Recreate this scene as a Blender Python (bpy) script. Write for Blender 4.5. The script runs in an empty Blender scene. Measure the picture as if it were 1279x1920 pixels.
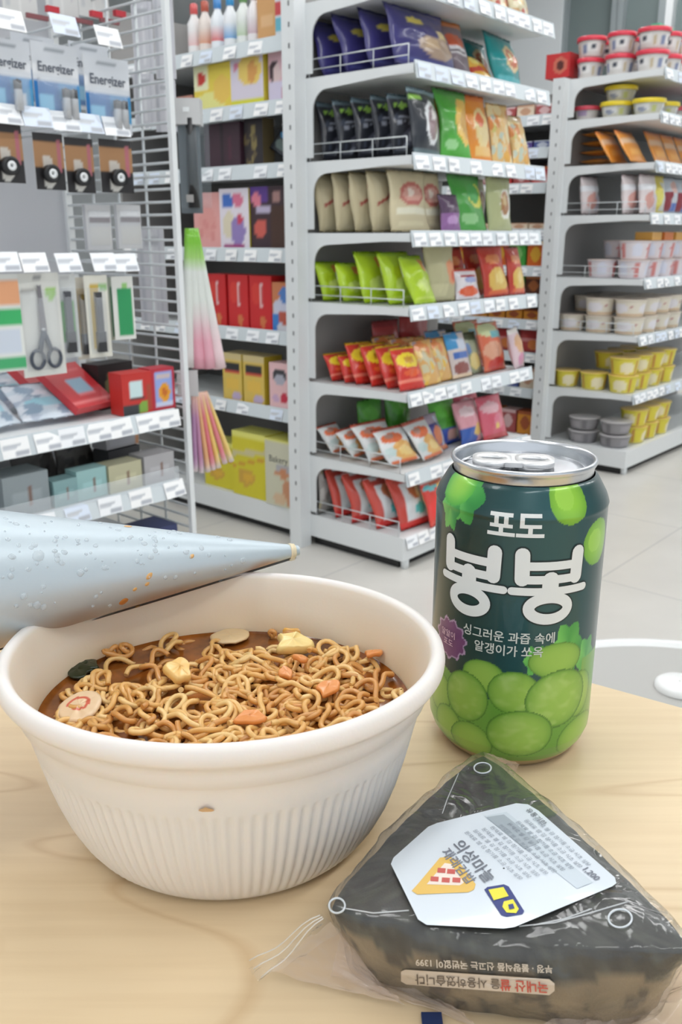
import bpy, bmesh, math, random
from math import sin, cos, pi, radians, atan, tan, asin, atan2, sqrt
from mathutils import Vector, Matrix, noise

# ------------------------------------------------------------------ scene, colour and mesh helpers
SC = bpy.context.scene
COL = SC.collection
FPX, TH, HC = 1662.0, radians(17.4), 0.93           # focal length in pixels, camera pitch, camera height
TT = 0.725                                          # table top height
CAM = Vector((0, 0, HC))

def lin(c):
    return tuple(((v/255)/12.92 if v/255 <= .04045 else ((v/255+.055)/1.055)**2.4) for v in c[:3])+(1.0,)

def ray(u, v):
    F = Vector((0, cos(TH), -sin(TH))); U = Vector((0, sin(TH), cos(TH)))
    return F+Vector((1, 0, 0))*((u-639.5)/FPX)+U*((960-v)/FPX)
def at_z(u, v, z):
    d = ray(u, v); return CAM+d*((z-HC)/d.z)
def at_plane(u, v, p, n):
    d = ray(u, v); return CAM+d*((Vector(p)-CAM).dot(n)/d.dot(n))

MATS = {}
def mixc3(a, b, t): return tuple(int(round(x+(y-x)*max(0, min(1, t)))) for x, y in zip(a, b))
def mat(name, rgb=None, rough=.5, metal=0.0, alpha=1.0, trans=0.0, coat=0.0, emit=0.0, sss=0.0, spec=None, ior=None):
    if name in MATS: return MATS[name]
    m = bpy.data.materials.new(name); m.use_nodes = True
    nt = m.node_tree; b = nt.nodes['Principled BSDF']
    if rgb is None:
        a = nt.nodes.new('ShaderNodeVertexColor'); a.layer_name = 'Col'
        nt.links.new(a.outputs['Color'], b.inputs['Base Color'])
    else: b.inputs['Base Color'].default_value = lin(rgb)
    b.inputs['Roughness'].default_value = rough
    b.inputs['Metallic'].default_value = metal
    b.inputs['Alpha'].default_value = alpha
    b.inputs['Transmission Weight'].default_value = trans
    b.inputs['Coat Weight'].default_value = coat
    if spec is not None: b.inputs['Specular IOR Level'].default_value = spec
    if ior: b.inputs['IOR'].default_value = ior
    if sss:
        b.inputs['Subsurface Weight'].default_value = sss
        b.inputs['Subsurface Radius'].default_value = (.01, .006, .004)
        b.inputs['Subsurface Scale'].default_value = .5
    if emit:
        b.inputs['Emission Color'].default_value = (1, 1, 1, 1); b.inputs['Emission Strength'].default_value = emit
    MATS[name] = m; return m

def add_bump(m, scale, strength, dist=.001, detail=3, stretch=None):
    nt = m.node_tree; b = nt.nodes['Principled BSDF']
    tc = nt.nodes.new('ShaderNodeTexCoord'); mp = nt.nodes.new('ShaderNodeMapping')
    if stretch: mp.inputs['Scale'].default_value = stretch
    n = nt.nodes.new('ShaderNodeTexNoise'); n.inputs['Scale'].default_value = scale; n.inputs['Detail'].default_value = detail
    bp = nt.nodes.new('ShaderNodeBump'); bp.inputs['Strength'].default_value = strength; bp.inputs['Distance'].default_value = dist
    nt.links.new(tc.outputs['Object'], mp.inputs['Vector']); nt.links.new(mp.outputs[0], n.inputs['Vector'])
    nt.links.new(n.outputs['Fac'], bp.inputs['Height']); nt.links.new(bp.outputs[0], b.inputs['Normal'])
    return m

class MB:
    """collects vertices, faces and vertex colours; build() links them as one mesh object"""
    def __init__(s): s.v = []; s.f = []; s.c = []; s.sm = []
    def vert(s, p, c=(255, 255, 255)): s.v.append(tuple(p)); s.c.append(c); return len(s.v)-1
    def face(s, ids, smooth=False): s.f.append(tuple(ids)); s.sm.append(smooth)
    def box(s, x0, x1, y0, y1, z0, z1, c=(255, 255, 255), M=None):
        P = [(x0,y0,z0),(x1,y0,z0),(x1,y1,z0),(x0,y1,z0),(x0,y0,z1),(x1,y0,z1),(x1,y1,z1),(x0,y1,z1)]
        if M is not None: P = [M @ Vector(p) for p in P]
        k = [s.vert(p, c) for p in P]
        for q in ((0,3,2,1),(4,5,6,7),(0,1,5,4),(1,2,6,5),(2,3,7,6),(3,0,4,7)): s.face([k[i] for i in q])
        return s
    def grid(s, fn, nu, nv, cfn=None, smooth=True, closeu=False, flip=False):
        ids = []
        for j in range(nv+1):
            row = []
            for i in range(nu if closeu else nu+1):
                u, v = i/nu, j/nv
                row.append(s.vert(fn(u, v), cfn(u, v) if cfn else (255, 255, 255)))
            ids.append(row)
        m = nu
        for j in range(nv):
            for i in range(m):
                a, b = ids[j][i], ids[j][(i+1) % len(ids[j])]
                c, d = ids[j+1][(i+1) % len(ids[j])], ids[j+1][i]
                s.face((a, b, c, d) if not flip else (d, c, b, a), smooth)
        return ids
    def lathe(s, prof, n=48, cfn=None, cx=0, cy=0, sx=1, smooth=True, rfn=None, cap0=False, cap1=False):
        ids = []
        for k, (r, z) in enumerate(prof):
            row = []
            for i in range(n):
                t = 2*pi*i/n; rr = rfn(r, z, t, k) if rfn else r
                row.append(s.vert((cx+rr*sx*cos(t), cy+rr*sin(t), z), cfn(t, z, k) if cfn else (255, 255, 255)))
            ids.append(row)
        for k in range(len(prof)-1):
            for i in range(n):
                j = (i+1) % n; s.face((ids[k][i], ids[k][j], ids[k+1][j], ids[k+1][i]), smooth)
        if cap0: s.face(ids[0][::-1])
        if cap1: s.face(ids[-1])
        return ids
    def tube(s, path, r, n=6, c=(255, 255, 255), cfn=None, cap=True):
        P = [Vector(p) for p in path]; rows = []
        up = Vector((0, 0, 1)); t0 = (P[1]-P[0]).normalized()
        if abs(t0.dot(up)) > .9: up = Vector((1, 0, 0))
        nrm = t0.cross(up).normalized()
        for i, p in enumerate(P):
            t = (P[min(i+1, len(P)-1)]-P[max(i-1, 0)])
            if t.length < 1e-9: t = t0
            t.normalize(); nrm = (nrm-t*nrm.dot(t))
            if nrm.length < 1e-6: nrm = t.orthogonal()
            nrm.normalize(); bn = t.cross(nrm)
            rr = r(i/(len(P)-1)) if callable(r) else r
            cc = cfn(i/(len(P)-1)) if cfn else c
            rows.append([s.vert(p+nrm*rr*cos(2*pi*k/n)+bn*rr*sin(2*pi*k/n), cc) for k in range(n)])
        for a, b in zip(rows, rows[1:]):
            for k in range(n): s.face((a[k], a[(k+1) % n], b[(k+1) % n], b[k]), True)
        if cap: s.face(rows[0][::-1]); s.face(rows[-1])
        return s
    def prism(s, pts, t, M=None, c=(255, 255, 255)):
        """polygon pts in local XZ, thickness t along +y"""
        a = [(x, 0, z) for x, z in pts]; b = [(x, t, z) for x, z in pts]
        if M is not None: a = [M @ Vector(p) for p in a]; b = [M @ Vector(p) for p in b]
        ia = [s.vert(p, c) for p in a]; ib = [s.vert(p, c) for p in b]; n = len(pts)
        s.face(ia); s.face(ib[::-1])
        for i in range(n): s.face((ia[i], ib[i], ib[(i+1) % n], ia[(i+1) % n]))
        return s
    def build(s, name, material, parent=None):
        me = bpy.data.meshes.new(name); me.from_pydata(s.v, [], s.f)
        me.polygons.foreach_set('use_smooth', s.sm)
        ca = me.color_attributes.new('Col', 'FLOAT_COLOR', 'POINT')
        cache = {}; arr = []
        for c in s.c:
            if c not in cache: cache[c] = lin(c)
            arr.extend(cache[c])
        ca.data.foreach_set('color', arr)
        me.materials.append(material); me.update(); me.validate()
        o = bpy.data.objects.new(name, me); COL.objects.link(o)
        if parent: o.parent = parent
        return o

def tag(o, label=None, cat=None, group=None, kind=None):
    if label: o['label'] = label
    if cat: o['category'] = cat
    if group: o['group'] = group
    if kind: o['kind'] = kind
    return o
def empty(name, loc=(0, 0, 0), rz=0):
    o = bpy.data.objects.new(name, None); COL.objects.link(o)
    o.location = loc; o.rotation_euler = (0, 0, rz); o.empty_display_size = .02; return o
def copy_tree(o, parent=None):
    c = o.copy(); COL.objects.link(c); c.parent = parent
    for ch in list(o.children): copy_tree(ch, c)
    return c
ORD = ['first', 'second', 'third', 'fourth', 'fifth', 'sixth', 'seventh', 'eighth', 'ninth', 'tenth', 'eleventh', 'twelfth']

# painted packaging print: shapes in (u, v), u across and v up, later shapes on top
def inside(sh, u, v):
    k = sh[0]
    if k == 'r': return sh[1] <= u <= sh[3] and sh[2] <= v <= sh[4]
    if k == 'e': return ((u-sh[1])/sh[3])**2+((v-sh[2])/sh[4])**2 <= 1
    if k == 'd':                                             # diagonal band: v between a+b*u and a+b*u+w
        t = sh[1]+sh[2]*u; return t <= v <= t+sh[3]
    return False
def paint(base, *shapes, blob=None):
    sh = list(shapes)
    if blob:
        seed, n, size, cols, box = blob; R = random.Random(seed)
        for _ in range(n):
            sh.append(('e', R.uniform(box[0], box[2]), R.uniform(box[1], box[3]), size*R.uniform(.5, 1.3), size*R.uniform(.4, 1.1), R.choice(cols)))
    def f(u, v):
        c = base
        for s_ in sh:
            if inside(s_, u, v): c = s_[-1]
        return c
    return f

P_MATTE = mat('carton_print', rough=.45)
P_GLOSS = mat('film_print', rough=.28, coat=.3)
P_FOIL = mat('foil_print', rough=.25, metal=.25)
M_STEEL = add_bump(mat('white_coated_steel', (226, 229, 230), rough=.4), 300, .05)
M_DARK = mat('grey_rack_back', (112, 110, 108), rough=.6)
M_MID = mat('grey_steel_back', (150, 148, 146), rough=.55)
M_BLACK = mat('black_plastic', (28, 28, 30), rough=.4)
M_CLEAR = mat('clear_plastic', (235, 240, 245), rough=.12, alpha=.22)
M_RAIL = mat('price_rail_plastic', (214, 222, 226), rough=.25)
M_TAG = mat('price_card', rough=.4)
M_WIRE = mat('wire_chrome_white', (215, 220, 222), rough=.3, metal=.2)

# ------------------------------------------------------------------ fixture frames
E1 = Vector((sin(radians(41)), cos(radians(41)), 0)); E2 = Vector((-E1.y, E1.x, 0))
class Unit:
    """x runs along the shelf to the right, y goes into the shelf, z up"""
    def __init__(s, o, ang):
        s.o = Vector(o); s.a = ang; s.X = Vector((cos(ang), sin(ang), 0)); s.Y = Vector((-sin(ang), cos(ang), 0))
    def p(s, x, y, z): return s.o+s.X*x+s.Y*y+Vector((0, 0, z))
    def at(s, u, v, y=0):
        q = at_plane(u, v, s.p(0, y, 0), s.Y)-s.o; return q.dot(s.X), q.z
A49, A41 = radians(49), radians(-41)
UC = Unit((.1779, 2.3908, 0), A49)
UB = Unit(Vector((.1779, 2.3908, 0))+E2*.385, A41)
UD = Unit((1.139, 3.449, 0), A49)
UE = Unit(Vector((1.139, 3.449, 0))+E2*.385, A41)
UA = Unit((-.320, 1.80, 0), A49)

tagproto = {}
def price_tag_mesh(kind):
    if kind in tagproto: return tagproto[kind]
    w, h = .052, .034
    lines = {0: (255, 255, 255), 1: (250, 252, 255), 2: (255, 246, 205), 3: (225, 235, 250)}[kind]
    f = paint(lines, ('r', .08, .62, .7, .74, (196, 200, 206)), ('r', .08, .42, .55, .5, (206, 210, 216)), ('r', .5, .12, .92, .34, (182, 186, 194)))
    m = MB(); m.grid(lambda u, v: (w*(u-.5), 0, h*(v-.5)), 12, 8, f, smooth=False)
    m.grid(lambda u, v: (w*(u-.5), .0015, h*(v-.5)), 1, 1, None, smooth=False, flip=True)
    o = m.build('price_tag', M_TAG); me = o.data; bpy.data.objects.remove(o); tagproto[kind] = me; return me
RT = random.Random(5)
def price_tags(parent, x0, x1, y, z, pitch, kinds=(0, 1, 0, 3, 0, 1), tilt=.25):
    x = x0
    while x < x1-.02:
        o = bpy.data.objects.new('price_tag', price_tag_mesh(RT.choice(kinds))); COL.objects.link(o)
        o.parent = parent; o.location = (x+.026, y-.003+RT.uniform(-.001, .001), z); o.rotation_euler = (-tilt+RT.uniform(-.08, .08), RT.uniform(-.04, .04), RT.uniform(-.06, .06))
        x += pitch*RT.choice((.85, .9, 1.0, 1.1, 1.6))

def bracket(w, d, h, t, fil=.05):
    """white side plate under a shelf: strip along the post, strip below the shelf, rounded inner corner; (y, z)"""
    pts = [(d, 0), (d, -h), (d-w, -h)]
    for k in range(7):
        a = k/6*pi/2
        pts.append((d-w-fil+fil*cos(a), -w*.9-fil+fil*sin(a)))
    pts += [(0, -w*.5), (0, 0)]
    return pts
def fence(parent, x, d, z, both=True):
    m = MB()
    m.tube([(x, .02, z+.045), (x, d-.02, z+.045)], .0018, 5); m.tube([(x, .02, z+.02), (x, d-.02, z+.02)], .0015, 5)
    for k in range(4):
        y = .02+(d-.04)*k/3; m.tube([(x, y, z), (x, y, z+.045)], .0015, 5)
    return m.build('side_fence', M_WIRE, parent)

def rack(U, name, label, cat, L0, L1, D, shelves, H, back, backmat, post_x=None, side='left', base_h=.10, fences=(), tagk=None, pitch=.068, th=.022):
    r = empty(name, U.p(0, 0, 0), U.a); tag(r, label, cat)
    MB().box(L0, L1, D, D+.012, .05, H, ).build('back_panel', backmat, r)
    if post_x is not None:
        m = MB(); m.box(post_x-.045, post_x+.0, D-.012, D+.035, 0, H, c=(226, 229, 230))
        k = .15
        while k < H-.02:                                             # slots punched in the post
            m.box(post_x-.046, post_x-.0445, D+.004, D+.009, k, k+.012, c=(120, 122, 124)); k += .05
        m.build('post', mat('punched_post', rough=.4), r)
    b = MB(); b.box(L0, L1, .0, D, .03, base_h); b.build('base', M_STEEL, r)
    k_ = MB()
    k_.box(L0+.02, L1-.02, .03, D-.01, .0, .03)
    k_.build('plinth', M_BLACK, r)
    for fx in (L0+.03, L1-.03):
        ft = MB(); ft.lathe([(.012, 0), (.012, .03)], 12, cx=fx, cy=.015, cap0=True, cap1=True); ft.build('foot', M_STEEL, r)
    for i, z in enumerate(shelves):
        sh = MB(); sh.box(L0, L1, 0, D, z-th, z)
        s_o = sh.build('shelf', M_STEEL, r)
        rl = MB(); M = Matrix.Translation((0, -.001, z)) @ Matrix.Rotation(-.2, 4, 'X')
        rl.box(L0, L1, -.004, .0, -.036, .006, M=M)
        rl.build('price_rail', M_RAIL, s_o)
        price_tags(s_o, L0+.005, L1-.01, -.008, z-.016, pitch, tagk or (0, 1, 0, 3, 0, 1))
        if side:
            xx = L0 if side == 'left' else L1
            Mx = Matrix(((0, 1, 0, xx-.001), (1, 0, 0, 0), (0, 0, 1, z-.0), (0, 0, 0, 1)))
            hh = (z-(shelves[i-1] if i else base_h))-.01
            q = MB(); q.prism(bracket(.035, D, min(hh, .3), .0), .004, M=Mx); q.build('bracket', M_STEEL, s_o)
        if i in fences: fence(s_o, L0+.004, D, z)
    return r

# ------------------------------------------------------------------ the room
def R49(p): return UC.p(*p)
fl = MB()
def quad(m, a, b, c, d, t=None): k = [m.vert(p) for p in (a, b, c, d)]; m.face(k)
fm = mat('floor_tile', (214, 212, 207), rough=.3)
nt = fm.node_tree; bs = nt.nodes['Principled BSDF']
tc = nt.nodes.new('ShaderNodeTexCoord'); mp = nt.nodes.new('ShaderNodeMapping'); br = nt.nodes.new('ShaderNodeTexBrick')
mp.inputs['Rotation'].default_value = (0, 0, -A49)
mp.inputs['Location'].default_value = (.16, .22, 0)
br.offset = 0; br.squash = 1
for k, v in (('Color1', lin((222, 218, 211))), ('Color2', lin((217, 214, 208))), ('Mortar', lin((196, 194, 190)))): br.inputs[k].default_value = v
for k, v in (('Scale', 1.0), ('Mortar Size', .003), ('Brick Width', .6), ('Row Height', .6), ('Mortar Smooth', .3)): br.inputs[k].default_value = v
nz = nt.nodes.new('ShaderNodeTexNoise'); nz.inputs['Scale'].default_value = 5; nz.inputs['Detail'].default_value = 6
mx = nt.nodes.new('ShaderNodeMix'); mx.data_type = 'RGBA'; mx.blend_type = 'MULTIPLY'; mx.inputs[0].default_value = .35
cr = nt.nodes.new('ShaderNodeValToRGB'); cr.color_ramp.elements[0].position = .3; cr.color_ramp.elements[1].position = .7
cr.color_ramp.elements[0].color = (.78, .78, .77, 1); cr.color_ramp.elements[1].color = (1, 1, 1, 1)
nt.links.new(tc.outputs['Object'], mp.inputs[0]); nt.links.new(mp.outputs[0], br.inputs[0]); nt.links.new(tc.outputs['Object'], nz.inputs[0])
nt.links.new(nz.outputs[0], cr.inputs[0]); nt.links.new(br.outputs[0], mx.inputs[6]); nt.links.new(cr.outputs[0], mx.inputs[7]); nt.links.new(mx.outputs[2], bs.inputs['Base Color'])
fl.box(-4, 8, -2.5, 10, -.05, 0)
tag(fl.build('floor', fm), kind='structure')
M_WALL = add_bump(mat('white_painted_wall', (226, 230, 232), rough=.7), 60, .1)
tag(MB().box(-4, 8, -2.5, 10, 2.95, 3.0).build('ceiling', M_WALL), kind='structure')
# back wall stands square to the gondola rows
WB = Unit(UC.p(4.6, -4.5, 0), A49+pi/2)
w = MB()
def wbox(m, x0, x1, y0, y1, z0, z1): m.box(x0, x1, y0, y1, z0, z1)
def wu(u):                      # x on the back wall under image column u
    q = at_plane(u, 60, WB.o, E1)-WB.o; return q.dot(WB.X)
xs = [wu(1052), wu(1146), wu(1158), wu(1234), wu(1250), wu(1330)]
lo, hi = min(xs), max(xs)
wr = Matrix.Translation(WB.o) @ Matrix.Rotation(WB.a, 4, 'Z')
def on_wall(m, name, material, **k):
    o = m.build(name, material); o.matrix_world = wr; return o
w.box(hi, 11, -.15, 0, 0, 2.95); w.box(-3, lo, -.15, 0, 0, 2.95); w.box(lo, hi, -.15, 0, 0, .5); w.box(lo, hi, -.15, 0, 2.75, 2.95)
tag(on_wall(w, 'wall_back', M_WALL), kind='structure')
for n, (a, b) in enumerate(((xs[0], xs[1]), (xs[2], xs[3]), (xs[4], xs[5]))):
    a, b = min(a, b), max(a, b)
    f = MB(); f.box(a-.03, a+.02, -.12, -.02, .5, 2.75); f.box(b-.02, b+.03, -.12, -.02, .5, 2.75); f.box(a, b, -.12, -.02, .5, .56); f.box(a, b, -.12, -.02, 2.69, 2.75)
    fo = on_wall(f, 'window_%d' % (n+1), mat('grey_window_frame', (150, 158, 160), rough=.4) if n < 2 else M_STEEL); tag(fo, kind='structure')
    g = MB(); g.box(a, b, -.09, -.08, .5, 2.75)
    go = g.build('pane', mat('tinted_window', (122, 134, 134) if n < 2 else (205, 214, 218), rough=.25), fo)
tag(MB().box(-4.05, -4, -2.5, 10, 0, 2.95).build('wall_left', M_WALL), kind='structure')
tag(MB().box(8, 8.05, -2.5, 10, 0, 2.95).build('wall_right', M_WALL), kind='structure')
tag(MB().box(-4, 8, 10, 10.05, 0, 2.95).build('wall_far', M_WALL), kind='structure')

# ------------------------------------------------------------------ racks
ZC = [.289, .514, .744, .933, 1.12, 1.33, 1.51]
rackC = rack(UC, 'gondola_rack', 'tall white gondola rack of crisp bags with a slotted white post', 'shelf rack', 0, .67, .372, ZC, 1.62, 0, M_MID, post_x=0.0, fences=(0, 2, 4, 5))
fence(rackC, .004, .36, .10)
price_tags(rackC, .01, .64, -.004, .085, .062)
ZB = [.413, .647, .885, 1.118, 1.282, 1.441]
rackB = rack(UB, 'confectionery_rack', 'white end rack with dark grey back holding chocolate and biscuit boxes', 'shelf rack', -.85, -.031, .34, ZB, 1.62, 0, M_DARK, side=None, pitch=.095, th=.014)
MB().box(-.85, -.835, 0, .34, 0, 1.62).build('side_panel', M_MID, rackB)
MB().box(-.031, -.024, 0, .34, .03, 1.62).build('side_panel', M_STEEL, rackB)
ZD = [.325, .553, .766, 1.0, 1.18, 1.345, 1.488]
rackD = rack(UD, 'noodle_rack', 'low white gondola rack filled with instant noodle cups, behind the green can', 'shelf rack', 0, 1.5, .372, ZD, 1.49, 0, M_MID, post_x=0.0, fences=(1, 2, 3))
ZE = [.30, .45, .585, .69, .80, .945, 1.12, 1.25, 1.37]
rackE = rack(UE, 'narrow_end_rack', 'white end rack of small boxes glimpsed between the two gondola racks', 'shelf rack', -.85, -.045, .3, ZE, 1.49, 0, M_DARK, side=None, pitch=.075)

# left peg and shelf unit, with wire grid on its right end
rA = empty('pegboard_rack', UA.p(0, 0, 0), UA.a)
tag(rA, 'white wire-sided rack of hanging stationery and batteries, cut by the left edge', 'shelf rack')
MB().box(-.95, 0, .37, .382, .05, 1.75).build('back_panel', mat('pale_grey_panel', (196, 198, 203), rough=.5), rA)
m = MB()
for x in (-.31, -.93): m.box(x-.018, x+.018, .352, .372, 0, 1.75)
m.build('back_upright', M_STEEL, rA)
MB().box(-.005, .006, -.009, .002, 0, 1.8).build('front_upright', M_STEEL, rA)
MB().box(-.006, .010, .36, .376, 0, 1.8).build('rear_upright', M_STEEL, rA)
g = MB()
z = .12
while z < 1.74: g.tube([(0, 0, z), (0, .37, z)], .0028, 5, cap=False); z += .0235
for y in (.09, .18, .27): g.tube([(0.004, y, .1), (0.004, y, 1.74)], .0028, 6)
g.build('wire_grid', M_WIRE, rA)
for z, d in ((.59, .30), (.443, .30), (.30, .33)):
    s_o = MB().box(-.95, -.03, .0, d+.07, z-.02, z).build('shelf', M_STEEL, rA)
    if z > .35:
        rl = MB(); Mx = Matrix.Translation((0, 0, z)) @ Matrix.Rotation(-.25, 4, 'X'); rl.box(-.95, -.03, -.004, 0, -.034, .004, M=Mx); rl.build('price_rail', M_RAIL, s_o)
        price_tags(s_o, -.62, -.03, -.007, z-.014, .058 if z > .5 else .085, (0, 1, 3, 0))
        if z < .5: MB().box(-.95, -.03, -.006, -.002, z, z+.03).build('clear_lip', M_CLEAR, s_o)

# ------------------------------------------------------------------ package shapes
def bag_mesh(w, h, t, f, fb=None, seed=0, nu=20, nv=28, crimp=.05, flat=0):
    R = random.Random(seed); o3 = Vector((R.uniform(0, 50), R.uniform(0, 50), R.uniform(0, 50)))
    m = MB()
    def pos(u, v, sgn):
        e = max(0, min(1, (v-crimp)/(1-2*crimp))) if crimp < v < 1-crimp else 0
        prof = (max(0, sin(pi*e))**.55)*(max(0, sin(pi*u))**.6)
        nz = noise.noise(Vector((u*3, v*4, sgn))+o3)*.30+noise.noise(Vector((u*9, v*9, sgn*2))+o3)*.15
        y = sgn*t/2*prof*(1+nz)
        zz = ''
        if v <= crimp or v >= 1-crimp: y += .0012*sin(u*w*900)
        pin = 1-.07*sin(pi*v)*(1 if t > .02 else .4)
        x = w*(u-.5)*pin+.012*w/.15*noise.noise(Vector((u, v*2.2, 5))+o3)
        return (x, y, h*v)
    fb = fb or f
    A = []; B = []
    for j in range(nv+1):
        ra = []; rb = []
        for i in range(nu+1):
            u, v = i/nu, j/nv
            ra.append(m.vert(pos(u, v, -1), f(u, v)))
            rb.append(ra[-1] if i in (0, nu) or j in (0, nv) else m.vert(pos(u, v, 1), fb(1-u, v)))
        A.append(ra); B.append(rb)
    for j in range(nv):
        for i in range(nu):
            m.face((A[j][i], A[j][i+1], A[j+1][i+1], A[j+1][i]), True)
            m.face((B[j][i], B[j+1][i], B[j+1][i+1], B[j][i+1]), True)
    return m
def box_mesh(w, d, h, f, sc=None, tcol=None, nu=14, nv=18):
    """carton, bottom centre at origin, front faces -y"""
    m = MB(); sc = sc or f(.02, .5); tcol = tcol or f(.5, .98)
    if not callable(sc): k = sc; sc = lambda u, v: k
    m.grid(lambda u, v: (w*(u-.5), -d/2, h*v), nu, nv, f, smooth=False)
    m.grid(lambda u, v: (w/2, d*(u-.5), h*v), 6, 8, sc, smooth=False)
    m.grid(lambda u, v: (w/2-w*u, d/2, h*v), 2, 2, sc, smooth=False)
    m.grid(lambda u, v: (-w/2, d/2-d*u, h*v), 6, 8, sc, smooth=False)
    m.grid(lambda u, v: (w*(u-.5), d*(v-.5), h), 2, 2, lambda u, v: tcol, smooth=False)
    m.grid(lambda u, v: (w*(u-.5), d*(v-.5), 0), 2, 2, lambda u, v: tcol, smooth=False, flip=True)
    return m

protos = {}
def place(key, maker, name, material, loc, rz, tilt=0, roll=0, label='', cat='', group=None):
    """one packaged thing; the mesh is shared by its repeats"""
    if key not in protos:
        o = maker().build(name, material); protos[key] = o.data
        for i in range(0): pass
    else:
        o = bpy.data.objects.new(name, protos[key]); COL.objects.link(o)
    o.location = loc; o.rotation_euler = (tilt, roll, rz)
    return tag(o, label, cat, group)
def text_mesh(body, size=1.0, bold=.0, align='CENTER', space=1.0):
    cu = bpy.data.curves.new('lettering', 'FONT'); cu.body = body; cu.size = size; cu.align_x = align; cu.offset = bold; cu.space_character = space; cu.resolution_u = 3
    o = bpy.data.objects.new('lettering', cu); COL.objects.link(o)
    dg = bpy.context.evaluated_depsgraph_get(); dg.update()
    me = bpy.data.meshes.new_from_object(o.evaluated_get(dg)); 
    bm = bmesh.new(); bm.from_mesh(me); bmesh.ops.triangulate(bm, faces=bm.faces)
    for _ in range(4 if size < 1 else 0):                            # short edges, so glyphs can follow a curved surface
        es = [e for e in bm.edges if e.calc_length() > .0014]
        if not es or size > .02: break
        bmesh.ops.subdivide_edges(bm, edges=es, cuts=1); bmesh.ops.triangulate(bm, faces=[f for f in bm.faces if len(f.verts) > 3])
    bm.to_mesh(me); bm.free()
    V = [v.co.copy() for v in me.vertices]; Fc = [tuple(p.vertices) for p in me.polygons]
    bpy.data.objects.remove(o); bpy.data.curves.remove(cu); bpy.data.meshes.remove(me)
    return V, Fc
def text_obj(body, size, fn, name, material, parent, c, bold=0, align='CENTER', space=1.0):
    V, Fc = text_mesh(body, size, bold*size, align, space)
    mb = MB(); ks = [mb.vert(fn(v.x, v.y), c) for v in V]
    for f_ in Fc: mb.face([ks[i] for i in f_])
    return mb.build(name, material, parent)
# ------------------------------------------------------------------ snack bags on the tall gondola
WH = (236, 236, 234)
D_ = {}
D_['navy'] = paint((62, 58, 118), ('r', 0, .93, 1, 1, (84, 82, 140)), ('e', .35, .72, .13, .07, (226, 206, 92)), ('e', .62, .33, .3, .17, (176, 150, 128)), ('e', .52, .38, .12, .08, (206, 176, 140)), ('e', .78, .55, .12, .08, (224, 204, 150)), ('r', .1, .08, .9, .14, (84, 88, 150)))
D_['navyb'] = paint((62, 58, 118), ('r', 0, .93, 1, 1, (84, 82, 140)), ('e', .3, .66, .13, .08, (222, 204, 92)), ('r', .1, .08, .9, .14, (84, 88, 150)))
D_['brown'] = paint((120, 104, 112), ('r', 0, .86, 1, 1, (212, 128, 62)), ('e', .5, .62, .4, .12, (206, 92, 52)), ('r', .12, .36, .88, .52, (226, 222, 224)), ('r', .16, .42, .8, .46, (80, 62, 70)), ('r', 0, 0, 1, .12, (92, 84, 98)))
D_['teal'] = paint((18, 150, 152), ('e', .55, .52, .24, .24, (240, 210, 150)), ('e', .55, .52, .16, .17, (214, 110, 62)), ('e', .52, .55, .07, .09, (240, 222, 150)), ('r', .1, .1, .9, .2, (90, 190, 196)), ('r', 0, .88, 1, 1, (12, 128, 132)))
D_['yellowred'] = paint((238, 184, 66), ('d', .2, .1, .16, (204, 66, 44)), ('e', .4, .6, .2, .14, (246, 222, 120)), ('e', .7, .4, .15, .1, (226, 130, 60)))
D_['black'] = paint((44, 46, 54), ('r', 0, .9, 1, 1, (120, 140, 150)), ('e', .3, .8, .2, .06, (150, 196, 84)), ('r', .15, .5, .85, .64, (150, 154, 166)), ('r', .2, .54, .75, .59, (40, 42, 50)), ('e', .5, .3, .26, .14, (96, 98, 112)), ('e', .45, .3, .1, .07, (200, 204, 214)), ('r', .1, .08, .9, .12, (110, 114, 126)), blob=(3, 16, .05, [(150, 156, 170), (70, 76, 90), (28, 28, 34)], (.05, .1, .95, .85)))
D_['blackoval'] = paint((44, 48, 56), ('r', 0, .9, 1, 1, (150, 176, 186)), ('e', .2, .84, .18, .05, (150, 200, 84)), ('e', .62, .48, .3, .32, (228, 230, 232)), ('e', .62, .48, .22, .25, (140, 116, 120)), ('e', .62, .6, .12, .08, (220, 214, 212)), ('r', 0, .0, 1, .1, (110, 128, 134)))
D_['greenyel'] = paint((86, 176, 68), ('e', .78, .55, .34, .34, (240, 196, 84)), ('e', .86, .52, .22, .22, (226, 178, 96)), ('r', 0, .9, 1, 1, (72, 154, 60)), ('e', .3, .2, .16, .08, (160, 214, 150)))
D_['orange'] = paint((234, 146, 44), ('e', .62, .5, .32, .3, (238, 214, 150)), ('e', .55, .62, .16, .1, (226, 110, 66)), ('r', .3, .1, .9, .22, (240, 196, 120)), ('r', 0, .92, 1, 1, (222, 120, 36)))
D_['goldmix'] = paint((232, 190, 120), blob=(8, 22, .14, [(240, 220, 170), (222, 140, 70), (214, 200, 120), (196, 206, 190), (230, 170, 60)], (0, 0, 1, 1)))
D_['beige'] = paint((204, 192, 158), ('e', .5, .60, .34, .2, (186, 106, 96)), ('e', .5, .60, .26, .13, (214, 160, 146)), ('e', .44, .62, .08, .07, (238, 220, 206)), ('r', .12, .26, .9, .36, (226, 222, 200)), ('r', .2, .1, .8, .16, (216, 206, 172)), ('r', 0, .94, 1, 1, (190, 178, 146)))
D_['beigeb'] = paint((206, 196, 164), ('d', .35, .4, .06, (170, 80, 74)), ('r', 0, 0, .14, 1, (198, 186, 152)))
D_['purple'] = paint((150, 104, 160), ('r', 0, .5, 1, 1, (88, 62, 92)), ('e', .5, .3, .3, .12, (190, 150, 200)))
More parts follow.
